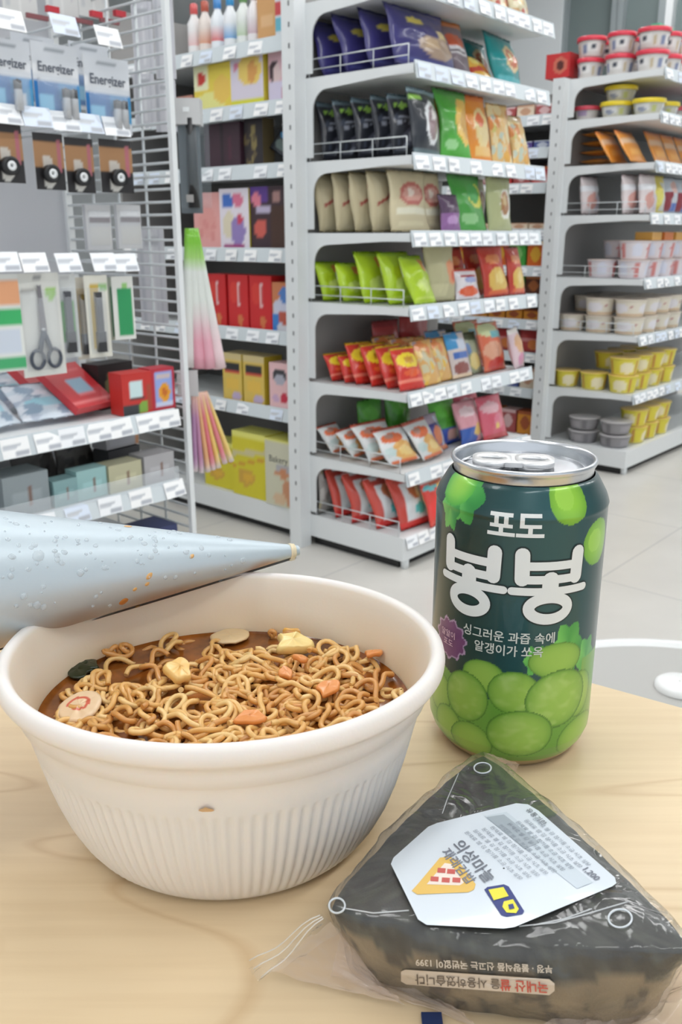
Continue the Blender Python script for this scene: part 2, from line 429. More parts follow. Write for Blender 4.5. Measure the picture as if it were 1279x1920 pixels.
D_['green'] = paint((74, 162, 66), ('e', .7, .62, .28, .22, (226, 224, 92)), ('e', .64, .66, .22, .17, (72, 170, 78)), ('e', .4, .22, .3, .1, (150, 206, 140)), ('r', 0, .92, 1, 1, (60, 140, 56)))
D_['olive'] = paint((184, 188, 140), ('e', .66, .5, .26, .28, (236, 236, 226)), ('e', .6, .52, .2, .22, (172, 120, 76)), ('e', .58, .56, .1, .1, (206, 176, 120)), ('r', 0, .92, 1, 1, (170, 172, 124)))
D_['lime'] = paint((176, 208, 40), ('e', .72, .76, .22, .13, (222, 138, 66)), ('e', .9, .7, .1, .12, (216, 222, 226)), ('e', .5, .34, .3, .13, (206, 226, 120)), ('r', .1, .08, .9, .14, (198, 220, 90)), ('r', 0, .92, 1, 1, (160, 196, 34)))
D_['kraft'] = paint((190, 184, 146), ('e', .8, .5, .2, .22, (222, 150, 110)), ('e', .86, .44, .1, .1, (214, 100, 70)), ('r', 0, .93, 1, 1, (176, 168, 130)), ('r', .1, .08, .6, .3, (206, 200, 160)))
D_['darkolive'] = paint((128, 122, 96), ('d', .1, .6, .1, (96, 90, 74)), ('e', .5, .5, .2, .2, (150, 140, 112)))
D_['whitered'] = paint((228, 222, 226), ('e', .5, .25, .4, .16, (226, 96, 52)), ('e', .55, .6, .3, .1, (150, 160, 206)), ('r', 0, .9, 1, 1, (214, 84, 66)), ('r', .2, .7, .8, .78, (176, 60, 66)))
D_['redgold'] = paint((196, 62, 46), ('e', .55, .32, .4, .24, (228, 190, 96)), ('e', .6, .35, .18, .12, (240, 214, 130)), ('e', .45, .72, .3, .1, (226, 140, 86)), ('r', .2, .05, .9, .12, (224, 106, 58)), ('r', 0, .93, 1, 1, (160, 50, 42)))
D_['redyellow'] = paint((206, 52, 42), ('e', .5, .66, .44, .18, (242, 214, 54)), ('e', .5, .66, .2, .09, (206, 150, 40)), ('r', .0, .16, 1, .24, (232, 130, 110)), ('e', .5, .36, .34, .08, (226, 96, 52)), ('r', 0, .93, 1, 1, (240, 206, 60)))
D_['honey'] = paint((226, 176, 104), blob=(21, 24, .12, [(236, 190, 60), (214, 206, 170), (222, 130, 62), (238, 200, 120), (170, 150, 160)], (0, 0, 1, .9)))
D_['blue'] = paint((214, 200, 196), ('r', 0, .62, .6, 1, (60, 150, 206)), ('e', .7, .72, .24, .14, (206, 214, 230)), ('r', .2, .4, .9, .56, (72, 112, 190)), ('e', .5, .2, .4, .14, (150, 84, 76)), ('r', 0, .0, 1, .08, (236, 210, 180)))
D_['olivemix'] = paint((150, 156, 128), ('r', 0, .8, 1, 1, (84, 92, 66)), ('e', .6, .3, .3, .2, (222, 200, 130)), ('e', .3, .6, .2, .14, (96, 130, 180)))
D_['corn'] = paint((222, 112, 78), ('e', .4, .84, .4, .16, (206, 214, 160)), ('r', .4, .66, 1, .82, (104, 178, 186)), ('e', .4, .4, .36, .2, (230, 170, 140)), ('e', .5, .14, .4, .12, (200, 56, 44)))
D_['pinkwhite'] = paint((214, 190, 196), ('e', .5, .6, .36, .24, (206, 160, 120)), ('e', .5, .22, .3, .16, (206, 140, 170)), ('r', 0, .88, 1, 1, (226, 220, 214)))
D_['pastry'] = paint((220, 222, 222), ('e', .66, .3, .42, .24, (234, 180, 104)), ('e', .7, .28, .24, .12, (240, 206, 130)), ('e', .4, .66, .34, .14, (226, 112, 66)), ('e', .3, .7, .14, .08, (176, 132, 118)), ('r', 0, .92, 1, 1, (196, 96, 74)), ('e', .2, .3, .16, .12, (196, 214, 212)), ('r', .1, .02, .9, .08, (224, 120, 74)))
D_['indigo'] = paint((66, 60, 136), ('r', 0, .72, 1, 1, (176, 160, 178)), ('e', .5, .4, .22, .26, (206, 122, 84)), ('r', .66, .1, .84, .9, (196, 208, 226)), ('r', 0, 0, 1, .12, (214, 130, 90)))
D_['greenblue'] = paint((78, 158, 52), ('r', 0, 0, 1, .34, (44, 78, 168)), ('e', .6, .2, .24, .12, (200, 160, 150)), ('e', .4, .7, .3, .16, (96, 182, 64)))
D_['rose'] = paint((216, 96, 116), ('e', .4, .72, .36, .14, (226, 176, 184)), ('r', 0, 0, 1, .14, (200, 70, 76)), ('e', .6, .4, .22, .16, (226, 130, 150)), ('e', .5, .3, .1, .06, (240, 206, 120)))
D_['bluerose'] = paint((226, 160, 170), ('r', 0, 0, .7, .36, (56, 96, 180)), ('e', .7, .3, .2, .14, (230, 196, 110)), ('e', .4, .74, .3, .12, (238, 210, 214)))
D_['wafer'] = paint((222, 226, 228), ('r', 0, 0, .2, 1, (200, 72, 58)), ('e', .62, .66, .24, .17, (196, 116, 76)), ('e', .7, .6, .1, .1, (238, 206, 150)), ('e', .66, .3, .2, .1, (90, 190, 190)), ('r', 0, 0, 1, .12, (214, 52, 48)), ('e', .5, .86, .36, .07, (176, 60, 50)))
D_['heart'] = paint((226, 70, 58), ('e', .8, .6, .26, .36, (240, 190, 96)), ('e', .3, .34, .3, .2, (232, 66, 60)), ('r', 0, .86, 1, 1, (226, 228, 226)), ('e', .3, .78, .3, .07, (104, 186, 190)), ('r', .3, .8, 1, .86, (200, 96, 62)))
D_['midnight'] = paint((40, 36, 72), ('e', .5, .7, .3, .1, (72, 70, 112)), ('r', .1, .3, .9, .38, (96, 96, 130)))
D_['stone'] = paint((150, 146, 142), blob=(5, 16, .12, [(120, 112, 108), (176, 172, 168), (100, 80, 80), (170, 160, 130)], (0, 0, 1, 1)))
D_['mesh'] = paint((206, 196, 160), blob=(31, 20, .12, [(196, 150, 96), (226, 216, 190), (214, 180, 110), (190, 80, 60)], (0, 0, 1, 1)))
D_['redpack'] = paint((192, 62, 62), ('r', .1, .4, .9, .56, (220, 140, 140)), ('e', .7, .3, .2, .2, (222, 130, 70)), ('r', 0, .88, 1, 1, (160, 48, 52)))

SHELF_N = {1.51: 'top snack shelf', 1.33: 'second snack shelf down', 1.12: 'third snack shelf down', .933: 'fourth snack shelf down', .744: 'fifth snack shelf down', .514: 'sixth snack shelf down', .289: 'seventh snack shelf down', .10: 'bottom snack shelf'}
RP = random.Random(77)
# (shelf z, design, x centre, width, height, thickness, first y, step y, how many deep, lean, turn, what it looks like)
BAGS = [
 (1.51, 'mesh', .47, .12, .10, .05, .05, .08, 1, -.3, 0, 'beige nut bag'),
 (1.51, 'mesh', .59, .12, .10, .05, .05, .08, 1, -.3, .1, 'beige nut bag by the outer end'),
 (1.33, 'navy', .135, .24, .235, .06, .045, .085, 4, -.34, -.08, 'navy blue crisp bag with yellow motif'),
 (1.33, 'brown', .30, .12, .19, .05, .05, .09, 1, -.36, -.1, 'brown crisp bag with white name band'),
 (1.33, 'yellowred', .40, .115, .10, .045, .045, .07, 1, -.75, 0, 'low yellow and red snack bag'),
 (1.33, 'teal', .42, .12, .16, .04, .20, .08, 1, -.3, 0, 'teal crisp bag at the back'),
 (1.33, 'teal', .55, .17, .20, .055, .05, .10, 2, -.3, .1, 'teal crisp bag with golden picture'),
 (1.12, 'black', .085, .14, .155, .045, .05, .062, 5, -.22, -.05, 'black snack pouch with green spot'),
 (1.12, 'blackoval', .095, .15, .165, .05, .012, .07, 1, -.2, .08, 'black snack pouch with white oval'),
 (1.12, 'greenyel', .20, .12, .17, .05, .08, .06, 1, -.22, 0, 'green crisp bag partly hidden'),
 (1.12, 'greenyel', .26, .14, .185, .055, .02, .06, 1, -.24, -.05, 'green crisp bag with yellow picture'),
 (1.12, 'orange', .37, .13, .185, .055, .02, .07, 2, -.24, -.05, 'orange crisp bag'),
 (1.12, 'goldmix', .475, .11, .17, .05, .02, .07, 2, -.22, 0, 'golden patterned crisp bag'),
 (.933, 'beigeb', .075, .12, .175, .055, .12, .065, 4, -.16, -.06, 'plain beige bread snack bag'),
 (.933, 'beige', .10, .165, .19, .055, .05, .06, 1, -.20, -.05, 'beige bread snack bag with red picture'),
 (.933, 'beige', .19, .12, .18, .05, .06, .06, 1, -.16, 0, 'beige snack bag behind the purple one'),
 (.933, 'purple', .245, .10, .10, .05, .02, .08, 1, -.2, 0, 'small purple snack bag'),
 (.933, 'green', .27, .11, .175, .05, .12, .06, 1, -.26, -.1, 'green crisp bag set further back'),
 (.933, 'green', .33, .155, .17, .055, .02, .06, 1, -.28, 0, 'green crisp bag with yellow swoosh'),
 (.933, 'olive', .475, .12, .155, .05, .02, .08, 2, -.12, 0, 'olive crisp bag with round picture'),
 (.744, 'lime', .055, .10, .115, .045, .22, .075, 2, -.35, -.1, 'small lime green snack bag'),
 (.744, 'lime', .075, .12, .145, .05, .065, .075, 2, -.35, -.1, 'tall lime green snack bag'),
 (.744, 'lime', .10, .12, .14, .05, .005, .08, 1, -.42, .1, 'front lime green snack bag with orange picture'),
 (.744, 'darkolive', .165, .11, .125, .05, .13, .09, 1, -.35, 0, 'dark olive snack bag'),
 (.744, 'kraft', .215, .13, .165, .055, .03, .06, 1, -.12, -.1, 'kraft brown snack bag'),
 (.744, 'whitered', .325, .11, .09, .045, .02, .08, 1, -.3, 0, 'white and red snack bag'),
 (.744, 'redgold', .40, .10, .15, .045, .09, .07, 2, -.28, -.1, 'red and gold crisp bag further in'),
 (.744, 'redgold', .50, .13, .155, .05, .02, .07, 2, -.25, 0, 'red and gold crisp bag in front'),
 (.744, 'redgold', .60, .10, .15, .05, .02, .07, 1, -.25, .1, 'red and gold crisp bag at the outer end'),
 (1.12, 'goldmix', .585, .10, .15, .05, .02, .07, 1, -.25, .1, 'golden patterned crisp bag at the outer end'),
 (.514, 'redyellow', .06, .095, .085, .04, .215, .055, 2, -.45, -.1, 'small red and yellow snack bag'),
 (.514, 'redyellow', .07, .105, .125, .042, .01, .055, 4, -.45, -.1, 'red snack bag with yellow panel'),
 (.514, 'honey', .165, .11, .135, .05, .02, .07, 3, -.38, 0, 'honey patterned snack bag'),
 (.514, 'honey', .25, .11, .13, .05, .03, .07, 2, -.36, 0, 'honey patterned snack bag beside the blue ones'),
 (.514, 'blue', .325, .12, .14, .05, .03, .07, 2, -.33, 0, 'blue topped snack bag'),
 (.514, 'olivemix', .41, .10, .13, .05, .04, .08, 2, -.3, 0, 'olive and blue snack bag'),
 (.514, 'corn', .51, .13, .155, .055, .03, .08, 2, -.3, .05, 'coral snack bag with teal top'),
 (.514, 'redpack', .28, .14, .16, .05, .27, .06, 1, -.1, 0, 'red snack bag at the back'),
 (.514, 'redpack', .42, .14, .18, .05, .27, .06, 1, -.1, 0, 'red snack bag at the far back'),
 (.514, 'pinkwhite', .62, .09, .13, .045, .0, .08, 1, -.25, .2, 'pale pink snack bag at the outer end'),
 (.289, 'pastry', .06, .115, .11, .05, .20, .08, 2, -.72, .1, 'white and orange pastry bag'),
 (.289, 'pastry', .075, .145, .135, .05, .035, .075, 2, -.72, -.1, 'large white and orange pastry bag'),
 (.289, 'pastry', .19, .13, .13, .05, .03, .08, 1, -.65, .1, 'white and orange pastry bag by the indigo one'),
 (.289, 'indigo', .27, .11, .12, .05, .06, .08, 1, -.45, .1, 'indigo and orange snack bag'),
 (.289, 'greenblue', .20, .12, .15, .05, .27, .08, 1, -.1, 0, 'green and blue bag at the back left'),
 (.289, 'greenblue', .32, .12, .16, .05, .25, .08, 1, -.1, 0, 'green and blue bag at the back'),
 (.289, 'greenblue', .38, .13, .155, .05, .10, .08, 1, -.3, 0, 'green and blue bag near the front'),
 (.289, 'bluerose', .44, .11, .14, .05, .05, .08, 1, -.33, 0, 'pink and blue snack bag'),
 (.289, 'rose', .545, .13, .145, .05, .03, .09, 2, -.33, 0, 'rose pink snack bag'),
 (.10, 'wafer', .07, .125, .155, .05, .085, .085, 3, -.42, -.15, 'white wafer bag with red stripe'),
 (.10, 'wafer', .12, .14, .165, .05, .02, .08, 1, -.42, -.05, 'front white wafer bag with red stripe'),
 (.10, 'heart', .175, .12, .15, .055, -.012, .08, 1, -.32, .1, 'red and gold wafer bag'),
 (.10, 'wafer', .25, .13, .15, .05, .04, .09, 2, -.4, 0, 'white wafer bag behind the can'),
 (.10, 'midnight', .16, .12, .15, .05, .22, .08, 2, -.2, 0, 'midnight blue snack bag'),
 (.10, 'midnight', .30, .12, .15, .05, .24, .08, 1, -.2, 0, 'midnight blue snack bag further along'),
 (.10, 'stone', .05, .09, .16, .045, .31, .08, 1, -.05, 0, 'grey patterned snack bag against the back'),
]
ZS = sorted([.10]+ZC)
for bi, (z, dk, x, w, h, t, y0, dy, n, lean, turn, desc) in enumerate(BAGS):
    if x > .3: w *= 1.12
    up = [q for q in ZS if q > z+.01]
    if up: h = min(h, (up[0]-.022-.008-z)/cos(lean)-.002)
    for k in range(n):
        back = dk in ('lime', 'redyellow') and k > 0
        lab_ = desc+', '+SHELF_N[z]
        if n > 1: lab_ += ', '+ORD[k]+' from the front'
        yy = y0+k*dy
        place('bag%d_%d' % (bi, 0 if k == 0 else 1+k % 2), lambda: bag_mesh(w, h, t, D_['navyb' if dk == 'navy' and k else dk], seed=bi*7+k), 'snack_bag', P_GLOSS if dk not in ('beige', 'beigeb', 'kraft') else P_MATTE,
              UC.p(x+RP.uniform(-.003, .003), yy+.012, z+.0035+max(0, abs(lean)-.4)*t*.45), UC.a+turn+RP.uniform(-.04, .04), lean+RP.uniform(-.02, .02), RP.uniform(-.025, .025), lab_, 'snack bag')
# ------------------------------------------------------------------ cartons on the confectionery rack
def carton(U, key, x, y, z, w, d, h, f, label, name='sweet_box', turn=0, sc=None, tcol=None, cat='box', tilt=0, roll=0, group=None):
    return place(key, lambda: box_mesh(w, d, h, f, sc, tcol), name, P_MATTE, U.p(x, y, z+.0008), U.a+turn, tilt, roll, label, cat, group)
F_ = {}
F_['yel1'] = paint((236, 212, 84), ('r', 0, .5, .42, 1, (240, 240, 200)), ('e', .2, .72, .1, .14, (206, 60, 52)), ('e', .45, .2, .4, .22, (236, 232, 150)), ('e', .75, .45, .22, .3, (238, 200, 96)))
F_['yel2'] = paint((222, 214, 228), ('e', .6, .7, .36, .3, (236, 206, 110)), ('e', .66, .66, .14, .22, (222, 160, 90)), ('r', 0, 0, 1, .16, (222, 220, 60)), ('e', .16, .8, .08, .08, (214, 130, 160)))
F_['faces'] = paint((232, 190, 200), ('e', .22, .6, .2, .22, (70, 52, 60)), ('e', .3, .56, .14, .18, (232, 206, 206)), ('e', .86, .78, .22, .2, (74, 52, 56)), ('e', .8, .5, .2, .24, (226, 150, 150)), ('r', 0, 0, .5, .4, (222, 214, 238)), ('r', .5, 0, 1, .3, (206, 110, 126)))
F_['tan'] = paint((206, 160, 140), ('e', .8, .2, .2, .2, (206, 80, 90)), ('r', 0, .8, 1, 1, (196, 140, 124)))
F_['plum'] = paint((66, 42, 54), ('r', .3, .1, .34, .9, (96, 48, 66)), ('r', .5, 0, .52, 1, (40, 28, 36)), ('r', .7, .2, .74, .7, (84, 44, 60)))
F_['gold'] = paint((48, 42, 46), blob=(6, 16, .14, [(150, 134, 84), (110, 96, 66), (60, 50, 50)], (.05, .05, .6, .95)))
F_['bluepouch'] = paint((40, 44, 52), ('e', .5, .72, .34, .16, (36, 110, 190)), ('e', .45, .5, .26, .1, (70, 150, 200)), ('e', .5, .25, .34, .14, (96, 112, 108)))
F_['pinkbox'] = paint((236, 172, 168), ('e', .5, .5, .3, .3, (232, 162, 156)), blob=(9, 6, .08, [(226, 150, 144)], (.1, .1, .9, .9)))
F_['cartoon'] = paint((232, 224, 234), ('e', .28, .8, .2, .13, (66, 112, 196)), ('e', .62, .82, .18, .12, (222, 120, 150)), ('e', .3, .4, .22, .22, (226, 216, 190)), ('e', .62, .3, .24, .26, (150, 130, 190)), ('e', .7, .5, .1, .1, (206, 70, 96)), ('r', .1, 0, .8, .08, (170, 70, 130)))
F_['violet'] = paint((62, 42, 50), ('r', 0, .74, .55, 1, (92, 58, 140)), ('e', .2, .8, .14, .1, (226, 130, 150)), ('r', .2, .6, .6, .7, (190, 180, 206)), ('e', .3, .34, .2, .14, (206, 96, 86)), ('e', .8, .84, .12, .1, (170, 130, 126)), ('r', .62, 0, 1, .7, (72, 46, 36)))
F_['redbox'] = paint((222, 52, 54), ('r', 0, .42, 1, .46, (236, 160, 160)), ('r', 0, .9, 1, 1, (206, 42, 46)))
F_['red2'] = paint((206, 36, 40), ('r', .48, .42, .64, .86, (232, 190, 190)), ('r', .52, .48, .60, .8, (206, 90, 90)), ('e', .3, .66, .2, .2, (220, 60, 50)), ('e', .6, .16, .12, .12, (214, 120, 70)))
F_['bluetan'] = paint((206, 128, 84), ('e', .5, .42, .5, .3, (206, 208, 226)), ('e', .5, .76, .22, .16, (84, 130, 200)), ('e', .5, .3, .3, .14, (190, 90, 70)), ('r', 0, 0, .26, .34, (62, 130, 206)), ('r', .74, 0, 1, .34, (62, 130, 206)), ('r', .2, 0, .8, .12, (214, 214, 220)))
F_['yel3'] = paint((222, 190, 92), ('r', .12, .62, .86, .8, (40, 40, 42)), ('r', .12, .57, .86, .62, (206, 80, 60)), ('e', .5, .36, .36, .14, (232, 190, 80)), ('e', .7, .1, .24, .1, (196, 176, 206)), ('r', 0, .88, 1, 1, (214, 194, 140)))
F_['pink3'] = paint((232, 190, 192), ('e', .5, .7, .32, .18, (60, 60, 66)), ('e', .5, .64, .26, .12, (176, 176, 190)), ('e', .7, .24, .18, .12, (200, 44, 70)), ('e', .3, .22, .18, .08, (206, 170, 200)))
F_['yel4'] = paint((214, 202, 46), ('r', 0, .9, 1, 1, (232, 228, 120)), ('d', .6, .1, .08, (206, 196, 150)), ('e', .4, .3, .26, .14, (206, 160, 62)), ('e', .45, .3, .14, .08, (222, 176, 60)), ('d', .42, .2, .04, (206, 150, 50)))
F_['bake'] = paint((206, 204, 180), ('e', .66, .58, .34, .05, (176, 176, 180)), ('e', .64, .50, .32, .06, (206, 140, 100)), ('e', .82, .24, .24, .2, (204, 146, 110)), ('e', .5, .12, .22, .1, (214, 184, 150)), ('r', 0, .97, 1, 1, (224, 220, 110)))
YS = (222, 210, 60)
BX_ = [
 ('tan', -.515, .05, 1.282, .075, .05, .055, 'small tan and pink sweet box beside the rack end, second sweets shelf', None),
 ('yel1', -.372, .05, 1.282, .165, .07, .127, 'yellow and white biscuit box with red mark, second sweets shelf', (196, 170, 60)),
 ('yel2', -.218, .045, 1.282, .135, .07, .137, 'tall lilac and yellow biscuit box, second sweets shelf', (222, 206, 70)),
 ('faces', -.094, .05, 1.282, .115, .07, .138, 'pink box printed with two dark-haired portraits, second sweets shelf', None),
 ('plum', -.35, .06, 1.118, .16, .07, .13, 'wide dark plum chocolate box, third sweets shelf', None),
 ('gold', -.215, .06, 1.118, .085, .07, .135, 'black chocolate box flecked with gold, third sweets shelf', None),
 ('pinkbox', -.425, .05, .885, .13, .06, .168, 'plain salmon pink sweet box, fourth sweets shelf', (224, 150, 146)),
 ('cartoon', -.29, .05, .885, .13, .08, .176, 'white sweet box with blue and pink round marks, fourth sweets shelf', (206, 190, 60)),
 ('violet', -.153, .05, .885, .14, .07, .178, 'violet and brown chocolate box, fourth sweets shelf', (70, 46, 36)),
 ('redbox', -.060, .05, .885, .042, .05, .165, 'narrow bright red box against the white post, fourth sweets shelf', None),
 ('red2', -.39, .05, .647, .085, .07, .162, 'red chocolate stick box, fifth sweets shelf, leftmost of the three', None),
 ('red2', -.29, .05, .647, .09, .07, .162, 'red chocolate stick box, fifth sweets shelf, middle of the three', None),
 ('red2', -.19, .05, .647, .095, .07, .162, 'red chocolate stick box next to the blue and tan one', None),
 ('red2', -.09, .17, .647, .09, .07, .162, 'red chocolate stick box standing behind the blue and tan one', None),
 ('bluetan', -.09, .045, .647, .105, .06, .145, 'blue and tan chocolate box with round badge, fifth sweets shelf', None),
 ('yel3', -.325, .05, .413, .09, .08, .152, 'yellow biscuit box with black label, left of the matching pair', (206, 180, 60)),
 ('yel3', -.225, .05, .413, .095, .08, .152, 'yellow biscuit box with black label, right of the matching pair', (206, 180, 60)),
 ('pink3', -.1, .03, .413, .095, .07, .150, 'pale pink box with dark round picture, sixth sweets shelf', (214, 180, 80)),
 ('yel4', -.42, .06, .10, .15, .08, .16, 'low yellow biscuit box beside the wire rack, bottom sweets shelf', None),
 ('yel4', -.255, .05, .10, .155, .09, .215, 'large yellow biscuit box in the middle of the bottom sweets shelf', None),
 ('bake', -.105, .045, .10, .125, .1, .215, 'large cream bakery biscuit box with croissant picture, bottom sweets shelf', (222, 216, 100)),
]
for i, (dk, x, y, z, w, d, h, lab_, sc) in enumerate(BX_):
    o = carton(UB, 'b'+dk+str(w), x, y, z, w, d, h, F_[dk], lab_, sc=sc)
    if dk == 'bake':
        V, Fc = text_mesh('Bakery', .03, 0, 'LEFT'); mb = MB(); ks2 = [mb.vert((-.045+v.x, -d/2-.0006, .142+v.y), (96, 96, 92)) for v in V]
        for f_ in Fc: mb.face([ks2[q] for q in f_])
        mb.build('lettering', P_MATTE, o)
place('bp', lambda: bag_mesh(.12, .145, .03, F_['bluepouch'], seed=3), 'sweet_pouch', P_GLOSS, UB.p(-.155, .05, 1.145), UB.a, -.2, .5, 'black and blue pouch leaning over, third sweets shelf', 'pouch')
place('bp', None, 'sweet_pouch', P_GLOSS, UB.p(-.115, .13, 1.132), UB.a, -.15, .15, 'black and blue pouch behind the leaning one, third sweets shelf', 'pouch')
# top sweets shelf: small bottles and boxes
def bottle_mesh(r, h, cb_, cc, cl):
    m = MB(); f = lambda t, z, k: cc if z > h*.8 else (cl if h*.2 < z < h*.5 else cb_)
    m.lathe([(.001, 0), (r*.9, 0), (r, h*.05), (r, h*.2), (r, h*.21), (r, h*.5), (r, h*.51), (r, h*.62), (r*.5, h*.76), (r*.45, h*.79), (r*.55, h*.805), (r*.55, h*.98), (r*.4, h), (.001, h)], 20, cfn=f)
    return m
TOPB = [(-.47, (240, 238, 238), (214, 90, 90), (236, 200, 200), 'white bottle with red cap'), (-.42, (236, 224, 216), (190, 90, 70), (222, 160, 130), 'cream bottle with rust cap'), (-.365, (236, 240, 244), (70, 140, 206), (226, 120, 120), 'white bottle with blue cap and pink label'),
        (-.31, (238, 240, 244), (60, 150, 210), (120, 170, 220), 'white bottle with blue cap and blue label'), (-.255, (236, 240, 236), (110, 160, 96), (190, 210, 180), 'white bottle with green cap'), (-.21, (240, 236, 238), (226, 200, 206), (206, 180, 190), 'white bottle with pale pink cap')]
for i, (x, a_, b_, c_, lab_) in enumerate(TOPB):
    place('tb%d' % i, lambda: bottle_mesh(.021, .145, a_, b_, c_), 'small_bottle', P_GLOSS, UB.p(x, .04, 1.4418), UB.a, 0, 0, lab_+' on the top sweets shelf', 'bottle')
carton(UB, 'tbx1', -.145, .05, 1.441, .075, .05, .13, paint((214, 164, 110), ('r', .2, .3, .8, .5, (226, 184, 136))), 'tan carton on the top sweets shelf')
carton(UB, 'tbx2', -.075, .04, 1.441, .055, .05, .10, paint((216, 222, 228), ('r', 0, .6, .7, .9, (206, 80, 84)), ('r', 0, .2, 1, .5, (110, 186, 206))), 'white carton with red and teal bands, top sweets shelf')

# ------------------------------------------------------------------ noodle cups
def cup_thing(key, rt, rb_, h, body, lidc, ny=0, material=None, lid_h=.006, dome=False):
    k = 'cup'+key
    if k not in protos:
        m = MB(); rp = RP
        def cf(t, z, kk):
            return body((t/(2*pi)*3) % 1, z/h)
        m.lathe([(.001, .001), (rb_*.93, 0), (rb_, .002)]+[(rb_+(rt-rb_)*q/8, .002+(h-.006)*q/8) for q in range(1, 9)]+[(rt+.0025, h-.003), (rt+.003, h), (.001, h)], 36, cfn=cf)
        l = MB(); 
        if dome: l.lathe([(rt+.0035, h-.010), (rt+.0045, h-.009), (rt+.0045, h+.003), (rt+.003, h+.006), (rt-.002, h+.006), (rt-.004, h+.003), (.001, h+.003)], 36, cfn=lambda t, z, kk: lidc)
        else: l.lathe([(rt+.003, h-.0002), (rt+.0035, h+.0008), (rt+.002, h+.0012), (.001, h+.0014)], 36, cfn=lambda t, z, kk: lidc if kk < 2 else tuple(min(255, q+14) for q in lidc))
        a = m.build('noodle_cup', P_MATTE); b = l.build('lid', P_GLOSS, a); protos[k] = (a.data, b.data); first = a
        return a, b
    a = bpy.data.objects.new('noodle_cup', protos[k][0]); b = bpy.data.objects.new('lid', protos[k][1]); COL.objects.link(a); COL.objects.link(b); b.parent = a
    return a, b
C_ = {}
C_['redlid'] = (.057, .046, .066, paint((214, 210, 206), ('r', .3, .3, .8, .8, (232, 230, 228)), ('r', .1, .2, .25, .7, (130, 140, 170)), ('r', .5, .4, .6, .6, (60, 66, 80)), ('r', .85, .2, 1, .6, (190, 170, 130))), (226, 62, 82), True)
C_['yellid'] = (.057, .046, .050, paint((200, 198, 186), ('r', .2, .3, .7, .75, (226, 226, 224)), ('e', .45, .4, .14, .16, (150, 156, 176)), ('r', .8, .2, 1, .6, (186, 190, 120))), (240, 214, 48), True)
C_['pinklid'] = (.052, .042, .046, paint((206, 200, 196), ('r', .3, .3, .7, .7, (170, 150, 180))), (206, 66, 86), True)
C_['white1'] = (.058, .049, .068, paint((220, 212, 216), ('r', .0, .1, .1, .9, (206, 130, 126)), ('e', .55, .5, .2, .36, (216, 218, 232)), ('e', .9, .6, .05, .12, (206, 120, 130))), (226, 204, 190), False)
C_['cream'] = (.058, .050, .066, paint((222, 214, 198), ('e', .5, .5, .3, .26, (226, 222, 226)), ('r', 0, .05, 1, .16, (206, 176, 140)), ('e', .9, .6, .06, .1, (176, 90, 96))), (222, 206, 190), False)
C_['yellow'] = (.057, .047, .068, paint((222, 208, 70), ('e', .62, .45, .26, .34, (236, 226, 190)), ('r', 0, .0, 1, .1, (226, 214, 130)), ('r', .0, .1, .06, .9, (190, 120, 70))), (240, 206, 116), False)
C_['grey'] = (.062, .052, .048, paint((140, 138, 140), ('r', .1, .2, .5, .8, (156, 152, 156)), ('r', .6, .1, .8, .9, (112, 110, 114))), (206, 202, 202), False)
C_['maroon'] = (.05, .042, .066, paint((130, 50, 52), ('e', .5, .5, .3, .3, (190, 150, 110))), (206, 180, 170), False)
def cup(key, x, y, z, label, turn=0.0, roll=0, lieback=0):
    rt, rb_, h, f, lc, dome = C_[key]
    a, b = cup_thing(key, rt, rb_, h, f, lc, dome=dome)
    a.location = UD.p(x, y, z+.0005); a.rotation_euler = (lieback, roll, UD.a+turn); tag(a, label, 'noodle cup'); return a
CN = {.325: 'lowest', .553: 'second lowest', .766: 'middle', 1.0: 'pouch', 1.18: 'carton', 1.345: 'yellow-lid', 1.488: 'top'}
def stacks(z, key, xs, ys, layers, desc, where, pitch_h):
    for L_ in range(layers):
        for iy, y in enumerate(ys):
            for ix, x in enumerate(xs):
                if iy > 0 and ix > 0 and L_ < layers-1: continue
                if callable(where) and not where(ix, iy, L_): continue
                lv = ['lower layer', 'upper layer', 'third layer'][L_] if layers > 1 else 'single layer'
                nm = CN.get(z, 'base')
                cup(key, x, y, z+L_*pitch_h, '%s, %s cup shelf, %s, %s across, %s deep' % (desc, nm, lv, ORD[ix], ORD[iy]), turn=RP.uniform(-.6, .6))
stacks(1.488, 'redlid', [.075+.125*i for i in range(5)], [.08, .20, .32], 2, 'red-lidded cup', lambda ix, iy, l: True, .0735)
for ix in range(4):
    for iy in range(3):
        if iy == 2 and ix > 0: continue
        cup('yellid' if ix < 2 and not (ix == 0 and iy == 2) else 'pinklid', .075+.13*ix, .075+.125*iy, 1.345, ('yellow-lidded' if ix < 2 and not (ix == 0 and iy == 2) else 'pink-lidded')+' cup, second cup shelf down, %s across, %s deep' % (ORD[ix], ORD[iy]))
cup('yellid', .10, .20, 1.345+.0575, 'yellow-lidded cup stacked on another on the second cup shelf down')
